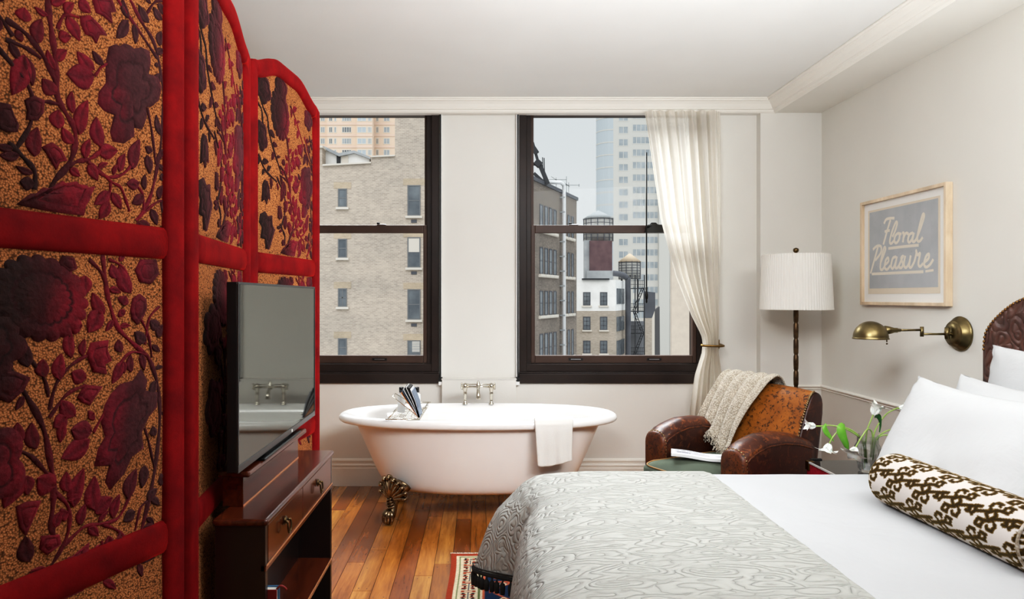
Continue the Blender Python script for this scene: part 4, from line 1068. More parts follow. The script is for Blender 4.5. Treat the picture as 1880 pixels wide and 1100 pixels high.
for (nm, ks) in (('cover', (0, 8)), ('pages', tuple(range(1, 8)))):
    b = MB(); ms = []
    for k in ks:
        tx = PX(lerp(737, 757, (k / 8) ** 1.2), 3.96); tz = lerp(.757, .79, sin(pi * k / 8 * .9))
        xo = xb + .0012 * k
        mi = len(ms); ms.append(simple('page_tone', cols_[k], .4))
        p0, p1 = Vector((xo, 3.945, .615)), Vector((tx, 3.945, tz)); dq = Vector((0, .17, .0)); nn = Vector((.0016 if k not in (5, 6) else .004, 0, 0))
        md = (p0 + p1) / 2 + Vector((.008 * (k / 8 - .3), 0, .004))
        for a, c in ((p0, md), (md, p1)):
            b.add([a - nn, a + nn, c + nn, c - nn, a - nn + dq, a + nn + dq, c + nn + dq, c - nn + dq], [(0, 1, 2, 3), (4, 7, 6, 5), (0, 3, 7, 4), (1, 5, 6, 2), (0, 4, 5, 1), (3, 2, 6, 7)], mi)
    b.build(nm, ms, MG)
M_bot = simple('white_bottle', (226, 228, 228), .25); M_cap = simple('black_cap', (14, 14, 16), .25)
def bottle(x, y, z, s, lab):
    B = thing('toiletry_bottle', lab, 'bottle', (x, y, z), group='toiletry bottles in the bath caddy')
    b = MB(); b.lathe([(.0, 0), (.021, 0), (.0235, .004), (.0235, .105), (.020, .114), (.011, .118), (.011, .124), (0, .124)], (x, y, z), 20); b.build('bottle_body', M_bot, B)
    b = MB(); b.lathe([(0, .124), (.0145, .124), (.0145, .152), (.0125, .155), (0, .155)], (x, y, z), 20); b.build('cap', M_cap, B)
bottle(PX(737, 4.24), 4.24, .597, 1, 'white toiletry bottle with black cap, half hidden by the magazine on its left')
bottle(PX(765.5, 4.24), 4.24, .597, 1, 'white toiletry bottle with black cap standing to the right behind the magazine')
# ================================================================== bed
BZ, BY0, BY1 = .57, .95, 2.90
def smooth(a, b, x):
    t = max(0, min(1, (x - a) / (b - a))); return t * t * (3 - 2 * t)
def quilt_mat():
    t = NT('grey_matelasse_quilt')
    v = t.coords((4.2, 10.5, 8.0))
    nv = t.n('ShaderNodeTexNoise'); t.l(v, nv.inputs['Vector']); nv.inputs['Scale'].default_value = 1.1; nv.inputs['Detail'].default_value = 2
    wv = t.n('ShaderNodeVectorMath', operation='MULTIPLY_ADD'); t.l(nv.outputs['Color'], wv.inputs[0]); wv.inputs[1].default_value = (.8, .55, .55); t.l(v, wv.inputs[2])
    d = t.voro(wv.outputs[0], 1.35)
    ring = t.math('SINE', t.math('MULTIPLY', d, 19.0))
    ring = t.math('POWER', t.math('ABSOLUTE', ring), .38)
    v2 = t.coords((9, 26, 20))
    nv2 = t.n('ShaderNodeVectorMath', operation='MULTIPLY_ADD'); t.l(nv.outputs['Color'], nv2.inputs[0]); nv2.inputs[1].default_value = (5, 4, 4); t.l(v2, nv2.inputs[2])
    d2 = t.math('POWER', t.voro(nv2.outputs[0], .9, 'DISTANCE_TO_EDGE'), .5)
    msk = t.ramp(t.noise(v, 1.1, 2), [(.56, (0, 0, 0, 1)), (.64, (1, 1, 1, 1))])
    h = t.mix(msk, ring, d2)
    fine = t.noise(t.coords((60, 200, 120)), 1, 2)
    col = t.ramp(h, [(.0, lin((156, 155, 150))), (.3, lin((172, 172, 167))), (1, lin((179, 179, 174)))])
    nr = t.bump(fine, .12, .003, t.bump(h, .7, .012))
    return t.end(t.bsdf(col, .9, 0, nr, Sheen_Weight=.1, Specular_IOR_Level=.2))
M_quilt = quilt_mat()
def linen(name, c, s=.25):
    t = NT(name); v = t.coords()
    n = t.noise(v, 7, 4, .55, .4); f = t.noise(v, 420, 2)
    nr = t.bump(f, .08, .001, t.bump(n, s, .02))
    return t.end(t.bsdf(lin(c), .9, 0, nr, Specular_IOR_Level=.2, Sheen_Weight=.05))
M_sheet = linen('white_sheet', (188, 189, 191), .18)
M_pillow = linen('white_pillowcase', (201, 202, 203), .3)
M_trimdk = simple('black_braid', (26, 24, 22), .8)
M_wooddk = simple('dark_bed_base', (34, 24, 20), .6)
def leather_emb():
    t = NT('embossed_brown_leather'); v = t.coords()
    nv = t.n('ShaderNodeTexNoise'); t.l(v, nv.inputs['Vector']); nv.inputs['Scale'].default_value = 7
    wv = t.n('ShaderNodeVectorMath', operation='MULTIPLY_ADD'); t.l(nv.outputs['Color'], wv.inputs[0]); wv.inputs[1].default_value = (.12, .12, .12); t.l(v, wv.inputs[2])
    d = t.voro(wv.outputs[0], 10)
    h = t.math('ABSOLUTE', t.math('SINE', t.math('MULTIPLY', d, 10.0)))
    n = t.noise(v, 12, 5)
    col = t.ramp(n, [(.3, lin((72, 42, 36))), (.7, lin((108, 70, 58)))])
    return t.end(t.bsdf(col, .36, 0, t.bump(h, .5, .012, t.bump(n, .2, .004)), Specular_IOR_Level=.5))
M_hleather = leather_emb()
M_nail = simple('bronze_nail', (150, 116, 74), .3, 1)

BD = thing('bed', 'wide bed with an arched embossed brown leather headboard with bronze nails', 'bed', (1.3, 1.93, 0))
b = MB(); b.box(.30, 2.22, BY0 + .05, BY1 - .04, .30, .545); b.build('mattress', M_sheet, BD, bevel=.05, bseg=4)
b = MB(); b.box(.27, 2.22, BY0 + .03, BY1 - .03, .10, .30); b.build('bed_base', M_wooddk, BD, bevel=.01)  # dark colour stands in for the shade under the bed
for x in (.34, 2.15):
    for y in (BY0 + .12, BY1 - .14):
        b = MB(); b.lathe([(.022, 0), (.026, .03), (.03, .10)], (x, y, 0), 14); b.build('leg', M_wooddk, BD)
yc = (BY0 + BY1) / 2
half = [(3.054, .40), (3.054, 1.085), (3.045, 1.154), (3.009, 1.204), (2.952, 1.251), (2.891, 1.289), (2.819, 1.317), (2.70, 1.352), (2.5, 1.39), (2.25, 1.415), (yc, 1.42)]
out = half + [(2 * yc - y, z) for y, z in half[-2::-1]]
def inset(k): return [(lerp(y, yc, k), z - (z - .4) * k) for y, z in out]
b = MB(); b.rings([[(2.335, y, z) for y, z in out], [(2.262, y, z) for y, z in out], [(2.247, y, z) for y, z in inset(.008)], [(2.243, y, z) for y, z in inset(.03)], [(2.236, y, z) for y, z in inset(.055)], [(2.228, y, z) for y, z in inset(.2)], [(2.226, y, z) for y, z in inset(.6)]], 0, True)
hb = b.build('headboard', M_hleather, BD)
pp_ = spline([(2.246, y, z) for y, z in inset(.012)[1:]], 400); b = MB(); acc = 1; n_ = 0
for k in range(1, 400):
    acc += (pp_[k] - pp_[k - 1]).length
    if acc > .0165 and pp_[k].z > .8: b.ball(pp_[k], .0068, 0, 7, (.7, 1, 1)); acc = 0
q = b.build('nail_trim', M_nail, hb)

# white sheet over the head half
def sheet_pt(x, c):
    """c: distance across the bed from the near side, running over the far edge"""
    flat = BY1 - .045 - BY0
    w = .002 * sin(x * 9 + c * 3) * sin(c * 5) + .0015 * sin(x * 21 + c * 13)
    if c <= flat: return (x, BY0 + c, .560 + w)
    a = (c - flat) / .045
    if a < pi / 2: return (x, BY0 + flat + .045 * sin(a), .515 + .045 * cos(a) + w * .4)
    return (x, BY1 + .002, .515 - (c - flat - .0707))
b = MB(); b.grid(60, 90, lambda u, v: sheet_pt(lerp(.935, 2.24, u), lerp(0, 2.15, v)))
o = b.build('bed_sheet', M_sheet, None, fix=False); o.modifiers.new('solid', 'SOLIDIFY').thickness = -.008
tag(o, 'smooth white sheet covering the head half of the bed', 'sheet')

# quilt over the foot half, flaring at the far corner
near = [(.30, .578), (.22, .572), (.15, .556), (.095, .535), (.055, .50), (.028, .45), (.012, .39), (.004, .32), (0, .25), (-.002, .20)]
far_ = [(.30, .578), (.22, .574), (.15, .568), (.105, .560), (.055, .535), (.005, .485), (-.06, .42), (-.10, .345), (-.135, .25), (-.158, .165)]
def prof_pt(Y, k):
    i = min(int(k), 8); f = k - i
    w = smooth(2.63, 2.885, Y)
    pin = 1 - .35 * math.exp(-((Y - 2.62) / .10) ** 2)          # gathered in just before the corner
    def pt(L): return Vector((lerp(L[i][0], L[i + 1][0], f), lerp(L[i][1], L[i + 1][1], f)))
    a, c = pt(near), pt(far_)
    wv = .010 * sin(Y * 11) * max(0, (k - 3) / 6) + .006 * sin(Y * 27 + 1) * max(0, (k - 4) / 5)
    r = a.lerp(c, w); r.x += wv * (1 - w) + (.085 * math.exp(-((Y - 2.60) / .09) ** 2)) * max(0, (k - 2) / 7)
    return r
def quilt_pt(u, v):
    # v: near to far side and over; u: head end to foot hem
    c = v * 2.25; flat = BY1 - .03 - BY0
    Y = min(BY0 + c, BY1 - .03); over = max(0, c - flat)
    xb = .05 * min(Y, 2.9) - .01
    if u < .5:
        X = lerp(.972, xb + .30, u / .5); Z = .579 + .002 * sin(X * 30 + Y * 17) * sin(Y * 23)
        if u < .012: Z -= .006
    else:
        p = prof_pt(Y, (u - .5) / .5 * 9); X, Z = xb + p.x, p.y
    if over > 0:
        a = min(over / .035, pi / 2); Yo = .032 * sin(a); dz = .035 * (1 - cos(a)) + max(0, over - .055)
        k = max(0, (u - .5) / .5)
        Y += Yo * (1 - .6 * k); Z = max(Z - dz * (1 - .75 * k), .17)
    return (X, Y, Z)
nu, nv = 90, 170
b = MB(); b.grid(nu, nv, quilt_pt)
qo = b.build('quilt', M_quilt, None, fix=False); s_ = qo.modifiers.new('solid', 'SOLIDIFY'); s_.thickness = -.007; qo.modifiers.new('sub', 'SUBSURF').render_levels = 1
tag(qo, 'pale grey quilted coverlet with dark tasselled hem over the foot of the bed', 'bedspread')
hem = [Vector(quilt_pt(1, v)) for v in np.linspace(0, .868, 90)]
b = MB(); b.tube([p + Vector((-.003, -.003, .004)) for p in hem], .008, 8, up=(0, 0, 1)); b.tube([p + Vector((-.004, -.004, .020)) for p in hem], .003, 6)
b.build('braid', M_trimdk, qo)
b = MB(); acc = 0
for k in range(1, len(hem)):
    acc += (hem[k] - hem[k - 1]).length
    if acc > .0215:
        acc = 0; p = hem[k] + Vector((-.004, -.004, 0)); q = random.uniform(-.004, .004)
        b.tube([p, p + Vector((q, 0, -.012)), p + Vector((q, 0, -.02)), p + Vector((q, 0, -.034)), p + Vector((q, q, -.058))], [.003, .004, .0105, .0115, .0095], 7)
tag(b.build('tassel_fringe', M_trimdk, qo), kind='stuff')

# ------------------------------------------------------------------ pillows and bolster
def pillow(name, label, c, wy, h, th, lean, yaw=0, sag=0, seed=0):
    """wy: length along the headboard, h: height up the lean, lean: angle from vertical"""
    r = random.Random(seed); b = MB(); n = 34
    M = Matrix.Translation(Vector(c)) @ Matrix.Rotation(yaw, 4, 'Z') @ Matrix.Rotation(lean, 4, 'Y')
    ph = [r.uniform(0, 6) for _ in range(6)]
    def f(u, v, s):
        u, v = 2 * u - 1, 2 * v - 1
        y = wy / 2 * u * (1 - .055 * (1 - v * v) * abs(u) ** 3); z = h / 2 * v * (1 - .075 * (1 - u * u) * abs(v) ** 3)
        t = th / 2 * max(0, (1 - u ** 4) * (1 - v ** 4)) ** .55 * (1 - .28 * v)
        t += .006 * sin(5 * u + ph[0] + 3 * v) * sin(4 * v + ph[1]) * (1 - u ** 4) * (1 - v ** 4)
        k = max(0, abs(u) + abs(v) - 1.25)
        t += .006 * k * sin(22 * (u - v) + ph[2])
        z -= sag * (1 - u * u) * (1 if v > 0 else 0) * v
        return M @ Vector((s * t, y, z))
    b.grid(n, n, lambda u, v: f(u, v, -1)); b.grid(n, n, lambda u, v: f(u, v, 1))
    o = b.build(name, M_pillow, None); 
    bm = bmesh.new(); bm.from_mesh(o.data); bmesh.ops.remove_doubles(bm, verts=bm.verts, dist=.0006); bmesh.ops.recalc_face_normals(bm, faces=bm.faces); bm.to_mesh(o.data); bm.free()
    tag(o, label, 'pillow', 'white pillows on the bed'); return o
pillow('pillow', 'large white pillow leaning foremost, directly behind the patterned bolster', (1.715, 2.40, .775), .80, .46, .19, .40, 0, .012, 1)
pillow('pillow', 'white pillow sandwiched between the foremost pillow and the upright one', (1.895, 2.405, .785), .78, .45, .17, .36, 0, .01, 2)
pillow('pillow', 'upright square white pillow resting against the leather headboard', (2.10, 2.47, .835), .74, .56, .15, .14, 0, .0, 3)

def bolster():
    R, L = .094, .68; cxb, czb = 1.505, BZ + .084
    nU, nA = 300, 250
    a_t, c_t = .134, 2 * pi * R / 6                     # repeat along the axis and round it, in metres
    half_ = [[(0, .017), (.020, .022), (.040, .021), (.047, .040), (.027, .042), (.020, .022)],
             [(-.009, .009), (-.023, .026), (-.014, .042), (.004, .041), (.005, .034)],
             [(.009, -.009), (.034, -.002), (.057, .005), (.061, -.011), (.046, -.014)]]
    strokes = [[(.017, 0), (0, .017), (-.017, 0), (0, -.017), (.017, 0)], [(.081, .004), (.067, .017), (.053, .004), (.067, -.009), (.081, .004)]]
    strokes += half_ + [[(-x, -y) for x, y in q] for q in half_]
    U, A = np.meshgrid(np.linspace(0, L, nU), np.linspace(0, 2 * pi, nA, endpoint=False))
    rng = np.random.RandomState(5)
    jag = np.repeat(rng.uniform(-.0028, .0028, (nA // 2, 1)), 2, axis=0)[:nA]
    c = A * R; row = np.floor(c / c_t)
    u = U + jag + .5 * a_t * (row % 2) + .014 * row
    fu, fc = (u + a_t / 2) % a_t - a_t / 2, c - (row + .5) * c_t
    D = np.full(U.shape, 9.0)
    for s in strokes:
        for (x0, y0), (x1, y1) in zip(s, s[1:]):
            px, py = x1 - x0, y1 - y0; l2 = px * px + py * py
            for sh in (-a_t, 0, a_t):
                t = np.clip(((fu + sh - x0) * px + (fc - y0) * py) / l2, 0, 1)
                D = np.minimum(D, np.hypot(fu + sh - x0 - t * px, fc - y0 - t * py))
    D = D * 1000 + rng.uniform(-.7, .7, U.shape)
    m = np.clip((7.3 - D) / 1.2, 0, 1)[..., None]; q = np.clip((7.3 - D) / 5.0, 0, 1)[..., None]
    dark, och, wht = np.array(lin((48, 32, 10))[:3]), np.array(lin((128, 98, 30))[:3]), np.array(lin((206, 199, 195))[:3])
    col = wht * (1 - m) + m * (och * (1 - q) + dark * q)
    col = np.concatenate([col, np.ones(U.shape + (1,))], -1)
    # near end first; the ends turn in with a soft radius
    def pt(i, j):
        s = i / (nU - 1); y = s * L; e = min(y, L - y); rr = R
        k = .03
        if e < k: rr = R - k + k * sqrt(max(0, 1 - ((k - e) / k) ** 2))
        a = 2 * pi * j / nA; x, z = rr * cos(a), rr * sin(a)
        if z < -.078: z = -.078 + (z + .078) * .3
        return (cxb + x - .02 * (s - .5), 1.80 + y, czb + z)
    vs = [pt(i, j) for j in range(nA) for i in range(nU)]
    fs = [(j * nU + i, j * nU + i + 1, ((j + 1) % nA) * nU + i + 1, ((j + 1) % nA) * nU + i) for j in range(nA) for i in range(nU - 1)]
    n0 = len(vs); cols = list(map(tuple, col.reshape(-1, 4)))
    b = MB(); b.add(vs, fs, 0, True)
    b.add([], [], 0)
    o0 = len(b.v); b.v += [(cxb + .01, 1.80, czb), (cxb - .01, 1.80 + L, czb)]; cols += [(*lin((200, 186, 178))[:3], 1)] * 2
    for j in range(nA):
        b.f += [[j * nU, ((j + 1) % nA) * nU, o0], [((j + 1) % nA) * nU + nU - 1, j * nU + nU - 1, o0 + 1]]; b.m += [0, 0]; b.s += [True, True]
    t = NT('olive_ikat_velvet'); v = t.coords()
    M = t.end(t.bsdf(t.attr('tone'), .85, 0, t.bump(t.noise(v, 320, 2), .3, .002), Sheen_Weight=.25, Sheen_Roughness=.4, Sheen_Tint=lin((230, 200, 110)), Specular_IOR_Level=.15))
    o = b.build('bolster', M, None, cols=cols)
    tag(o, 'round bolster cushion in olive brown and white ikat velvet', 'cushion')
    mp = simple('olive_piping', (96, 74, 30), .8, 0, (190, 180, 170), 70)
    for y, rr in ((1.806, R - .012), (1.80 + L - .006, R - .012)):
        p = MB(); p.tube([(cxb + rr * cos(a), y, czb + max(-.080, rr * sin(a))) for a in np.linspace(0, 2 * pi, 60)], .0045, 6)
        p.build('piping', mp, o)
bolster()
# ================================================================== armchair
def leather(name, c1, c2, c3, sc=9, rough=.38, lo=.36, hi=.62):
    t = NT(name); v = t.coords()
    n = t.noise(v, sc, 7, .68, .3); m = t.noise(v, sc * 5, 5, .7, .6); f = t.noise(v, 160, 3)
    col = t.ramp(n, [(lo, lin(c1)), (hi, lin(c2))])
    col = t.mix(t.ramp(m, [(.53, (0, 0, 0, 1)), (.60, (1, 1, 1, 1))]), col, lin(c3))
    return t.end(t.bsdf(col, rough, 0, t.bump(f, .12, .002, t.bump(m, .1, .004)), Specular_IOR_Level=.5))
M_back = leather('worn_tan_leather', (136, 80, 24), (160, 98, 34), (66, 34, 18), 9, .38)
M_arm = leather('worn_oxblood_leather', (58, 26, 18), (92, 46, 26), (128, 72, 34), 6, .36)
M_front = leather('scuffed_brown_leather', (74, 32, 18), (116, 62, 28), (44, 24, 14), 14, .42)
M_side = leather('dark_oxblood_leather', (44, 20, 15), (64, 31, 22), (88, 46, 26), 5, .4)
M_green = simple('dark_green_velvet', (58, 66, 54), .85, 0, (74, 82, 68), 7, .3, 300, .002, Sheen_Weight=.3, Sheen_Tint=lin((190, 205, 180)))
M_pip = simple('tan_piping', (160, 124, 78), .6)
M_stud = simple('antique_stud', (150, 128, 96), .3, 1)
th_ = math.atan2(.873, -.487)
AC = thing('armchair', 'worn brown leather club armchair with green seat, in the corner by the curtain', 'armchair', (1.352, 3.75, 0), rotz=th_)
def armz(y): return interp(y, [-.36, -.28, -.16, -.04, .08, .16, .22, .255, .27], [.53, .562, .598, .617, .617, .598, .575, .545, .50])
for s in (-1, 1):
    b = MB(); ys = list(np.linspace(-.27, .242, 22)) + [.258, .267, .27]
    rg = []
    for k, y in enumerate(ys):
        z = armz(y) if y < .242 else armz(.242) - (0, .004, .014, .03)[max(0, k - 21)]
        wd = .076 if y < .242 else .076 - (0, .002, .007, .014)[max(0, k - 21)]
        sec = []
        for i in range(13):
            a = pi * i / 12; sec.append((s * .272 - wd * cos(a), y, z - .06 + .06 * sin(a) ** .8))
        rg.append([(s * .272 - wd * .97, y, .09)] + sec + [(s * .272 + wd * .97, y, .09)])
    b.rings(rg, 0, True, closed=True)
    for i, f in enumerate(b.f):
        vs = [b.v[j] for j in f]
        if all(abs(v[1] - .27) < .03 for v in vs): b.m[i] = 1
        elif max(v[2] for v in vs) < armz(sum(v[1] for v in vs) / len(vs)) - .035: b.m[i] = 2
    a_ = b.build('armrest', [M_arm, M_front, M_side], AC)
    b = MB()
    for sd in (-1, 1):
        b.tube([(s * .272 + sd * .0765, y, armz(y) - .052) for y in np.linspace(-.26, .245, 24)], .004, 6)
    b.build('welt', M_front, a_)
    b = MB()                                            # studs round the front roll
    wd = .071; zt = armz(.242)
    path = [(s * .272 - wd, .246, z) for z in np.linspace(.12, zt - .06, 21)] + [(s * .272 - wd * cos(a), .248, zt - .06 + .058 * sin(a) ** .8) for a in np.linspace(.15, pi - .15, 12)] + [(s * .272 + wd, .246, z) for z in np.linspace(zt - .06, .12, 21)]
    for p in path: b.ball((p[0] * 1.0 + (.0 if abs(p[0] - s * .272) < wd else 0), p[1], p[2]), .0062, 0, 7)
    b.build('stud_trim', M_stud, a_)
b = MB(); rg = []
sec0 = [(-.14, .30), (-.165, .42), (-.195, .54), (-.235, .65), (-.275, .735), (-.305, .785), (-.335, .805), (-.365, .80), (-.39, .775), (-.40, .71), (-.365, .55), (-.29, .10), (-.25, .10)]
for x, ins in ((-.315, .03), (-.312, .012), (-.302, .003), (-.29, 0), (-.22, 0), (-.12, 0), (0, 0), (.12, 0), (.22, 0), (.29, 0), (.302, .003), (.312, .012), (.315, .03)):
    k = 1 - (x / .315) ** 2; ring = []
    for i, (y, z) in enumerate(sec0):
        bul = .035 * k if i < 6 else 0
        ring.append((x, lerp(y, -.27, ins) + bul, lerp(z, .45, ins) + (.018 * k if 3 < i < 10 else 0)))
    rg.append(ring)
b.rings(rg, 0, True)
for i, f in enumerate(b.f):
    vs = [b.v[j] for j in f]
    if all(abs(v[0]) > .301 for v in vs) or all(v[1] < -.36 for v in vs): b.m[i] = 1
bk = b.build('backrest', [M_back, M_side], AC, sub=1)
for s in (-1, 1):
    b = MB()
    for p in spline([(s * .303, y + .006, z) for y, z in sec0[1:7]], 34): b.ball(p, .0066, 0, 7)
    b.build('stud_trim', M_stud, bk)
b = MB(); b.box(-.21, .21, -.30, .27, .08, .29); b.build('seat_frame', M_side, AC, bevel=.02, bseg=3)
b = MB(); rg = []
for z, ins in ((.285, .02), (.292, .006), (.305, 0), (.385, 0), (.402, .004), (.412, .014), (.424, .05), (.434, .11), (.438, .17)):
    ring = []
    for i in range(40):
        t = 2 * pi * i / 40; c, s = cos(t), sin(t); e = 6
        fy = .315 - ins if s > 0 else .31 - ins
        x = (.20 - ins) * abs(c) ** (2 / e) * (1 if c > 0 else -1); y = .125 + fy * abs(s) ** (2 / e) * (1 if s > 0 else -1)
        if y > .27: x *= 1.0 + .14 * smooth(.27, .31, y)
        ring.append((x, y, z - (.012 * smooth(.2, .44, y) if z > .39 else 0)))
    rg.append(ring)
b.rings(rg, 0, True)
cu = b.build('seat_cushion', M_green, AC)
b = MB(); b.tube([(p[0] * 1.004, p[1], p[2] + .002) for p in rg[5] + rg[5][:1]], .0042, 6); b.build('piping', M_pip, cu)
for x in (-.27, .27):
    for y in (-.30, .22):
        b = MB(); b.lathe([(.02, 0), (.024, .03), (.028, .09)], (x, y, 0), 12); b.build('leg', M_wooddk, AC)

# ------------------------------------------------------------------ throw and newspaper
def boucle():
    t = NT('cream_boucle'); v = t.coords()
    d = t.voro(v, 130); n = t.noise(v, 20, 4)
    col = t.ramp(d, [(.1, lin((226, 218, 204))), (.7, lin((178, 166, 150)))])
    col = t.mix(1, col, t.ramp(n, [(.3, (.84, .84, .84, 1)), (.7, (1.04, 1.04, 1.04, 1))]), 'MULTIPLY')
    return t.end(t.bsdf(col, .95, 0, t.bump(d, .9, .006), Sheen_Weight=.15, Specular_IOR_Level=.1))
M_throw = boucle()
RM = Matrix.Translation((1.34, 3.75, 0)) @ Matrix.Rotation(th_, 4, 'Z')
pth = spline([Vector((0, y, z)) for y, z in ((-.425, .40), (-.43, .58), (-.425, .72), (-.405, .80), (-.35, .850), (-.285, .828), (-.235, .765), (-.185, .68), (-.145, .585), (-.118, .515), (-.09, .47))], 60)
def throw_pt(u, v):
    k = v * 59; i = min(int(k), 58); p = pth[i].lerp(pth[i + 1], k - i); t = (pth[i + 1] - pth[i]).normalized(); nr = Vector((0, t.z, -t.y))
    if nr.y < 0 and v > .55: nr = -nr
    if v <= .55 and nr.z < 0: nr = -nr
    front = smooth(.4, 1, v)
    x = lerp(lerp(-.085, .015, front), lerp(.255, .315, front), u)
    f = abs(sin(u * pi * 4.2 + .4 + .5 * front)) ** .7
    amp = lerp(.020, .034, front)
    off = nr * (amp * f + .008)
    lo = Vector((0, 0, -.045 * front * sin(u * 7 + .6) - .02 * front * u))
    q = Vector((x + .008 * sin(v * 9 + u * 5), p.y, p.z)) + off + lo * smooth(.75, 1, v)
    return RM @ q
b = MB(); b.grid(70, 80, throw_pt)
tw = b.build('throw_blanket', M_throw, None, fix=False); tw.modifiers.new('solid', 'SOLIDIFY').thickness = .010; tw.modifiers.new('sub', 'SUBSURF').render_levels = 1
tag(tw, 'cream boucle throw with frayed ends draped over the back of the leather armchair', 'blanket')
b = MB(); r = random.Random(4)
for k in range(190):
    u = r.random(); p = Vector(throw_pt(u, r.uniform(.93, 1))); q = p
    pts = [p]
    for s in range(4):
        q = q + Vector((r.uniform(-.009, .009) - .003, r.uniform(-.010, .004) - .002, r.uniform(-.015, .004))); pts.append(q)
    b.tube(spline(pts, 9), r.uniform(.0018, .0034), 5)
tag(b.build('frayed_fringe', M_throw, tw), kind='stuff')
M_paper = simple('newsprint', (226, 226, 226), .85); M_ink = simple('grey_print', (150, 150, 156), .9); M_ink2 = simple('pale_print', (196, 194, 198), .9)
NP = thing('newspaper', 'folded newspaper lying on the green seat of the armchair', 'newspaper', (1.19, 3.66, .43), rotz=radians(-16))
b = MB()
def fold(u, v, z): return (lerp(-.155, .175, u), lerp(-.058, .058, v) + .006 * sin(u * 3), z + .018 * (1 - u) ** 2 + .003 * sin(u * 8))
for z in (.014, .019, .024, .029):
    b.grid(12, 3, lambda u, v: fold(u, v, z)); 
b.grid(12, 2, lambda u, v: fold(u, 0, lerp(.014, .029, v))); b.grid(2, 3, lambda u, v: fold(0, v, lerp(.014, .029, u)))
NPs = b.build('sheets', M_paper, NP, fix=False)
b = MB()
def strip(u0, u1, v0, v1, m): b.grid(6, 2, lambda u, v: (lambda p: (p[0], p[1], p[2] + .0008))(fold(lerp(u0, u1, u), lerp(v0, v1, v), .029)), m)
strip(.06, .6, .24, .62, 1); strip(.09, .3, .28, .55, 0)
for k in range(5): strip(.05 + .1 * k, .13 + .1 * k, .72, .80, 0)
for k in range(4): strip(.68, .95, .3 + .12 * k, .34 + .12 * k, 1)
for k in range(2): strip(.05, .6, .86 + .06 * k, .885 + .06 * k, 1)
strip(.80, .95, .10, .15, 0)
b.build('print', [M_ink, M_ink2], NPs, fix=False)

# ================================================================== floor lamp
LX, LY = 1.995, 4.30
M_shade = simple('white_pleated_shade', (234, 231, 224), .8, 0, None, 20, 0)
def shade_mat():
    t = NT('white_pleated_shade'); 
    b_ = t.bsdf(lin((246, 244, 240)), .85, 0, None, Subsurface_Weight=0.0)
    tl = t.n('ShaderNodeBsdfTranslucent'); tl.inputs['Color'].default_value = lin((244, 240, 232))
    m = t.n('ShaderNodeMixShader'); m.inputs[0].default_value = .35; t.l(b_, m.inputs[1]); t.l(tl.outputs[0], m.inputs[2])
    return t.end(m.outputs[0])
M_shade = shade_mat()
M_pole = simple('bronzed_pole', (104, 80, 54), .35, .85, (66, 50, 36), 30)
FLm = thing('floor_lamp', 'floor lamp with white pleated drum shade behind the armchair', 'lamp', (LX, LY, 0))
b = MB(); b.lathe([(0, 0), (.13, 0), (.13, .012), (.12, .02), (.03, .03), (.014, .05)], (LX, LY, 0), 32); b.build('base', M_pole, FLm)
b = MB(); pr = [(.011, .03)]; z = .05
while z < 1.22:
    L = .10; pr += [(.0112, z), (.0142, z + .010), (.0152, z + L * .5), (.0145, z + L - .012), (.0112, z + L - .002)]; z += L
pr += [(.006, z), (.006, 1.58)]
b.lathe(pr, (LX, LY, 0), 14); b.build('pole', M_pole, FLm)
b = MB(); n = 160; rg = []
for r_, z in ((.212, 1.233), (.2125, 1.237), (.212, 1.243), (.198, 1.568), (.1985, 1.574), (.198, 1.578)):
    rg.append([((r_ + (.0012 if i % 2 else -.0012) * (1 if 1.24 < z < 1.57 else 1)) * cos(2 * pi * i / n) + LX, (r_ + (.0012 if i % 2 else -.0012)) * sin(2 * pi * i / n) + LY, z) for i in range(n)])
b.rings(rg, 0, False, True, False, False); sh = b.build('lamp_shade', M_shade, FLm, solid=.002)
b = MB()
for k in range(3):
    a = 2 * pi * k / 3; b.tube([(LX, LY, 1.57), (LX + .198 * cos(a), LY + .198 * sin(a), 1.573)], .002, 6); b.tube([(LX, LY, 1.237), (LX + .03 * cos(a), LY + .03 * sin(a), 1.236)], .006, 6)
b.build('shade_ring', M_pole, sh)
b = MB(); b.lathe([(0, 1.575), (.012, 1.576), (.008, 1.584), (.006, 1.590), (.014, 1.596), (.0175, 1.607), (.014, 1.618), (.0, 1.623)], (LX, LY, 0), 16); b.build('finial', M_dbrass, FLm)

# ================================================================== curtain
def sheer():
    t = NT('cream_sheer'); v = t.coords()
    d = t.n('ShaderNodeBsdfDiffuse'); d.inputs['Color'].default_value = lin((240, 234, 224))
    tl = t.n('ShaderNodeBsdfTranslucent'); tl.inputs['Color'].default_value = lin((230, 225, 216))
    tr = t.n('ShaderNodeBsdfTransparent')
    m1 = t.n('ShaderNodeMixShader'); m1.inputs[0].default_value = .5; t.l(d.outputs[0], m1.inputs[1]); t.l(tl.outputs[0], m1.inputs[2])
    m2 = t.n('ShaderNodeMixShader'); m2.inputs[0].default_value = .17; t.l(m1.outputs[0], m2.inputs[1]); t.l(tr.outputs[0], m2.inputs[2])
    return t.end(m2.outputs[0])
M_sheer = sheer()
zz = [2.575, 2.2, 1.84, 1.46, 1.18, 1.055, 1.0, .93, .78, .55, .25, .01]
Lx = [PX(p, 4.62) for p in (1183, 1199, 1214, 1242, 1272, 1288, 1291, 1289, 1278, 1270, 1264, 1258)]
Rx = [PX(p, 4.62) for p in (1326, 1327, 1327, 1326, 1323, 1319, 1317, 1319, 1329, 1336, 1342, 1346)]
zz_, Lx_, Rx_ = zz[::-1], Lx[::-1], Rx[::-1]
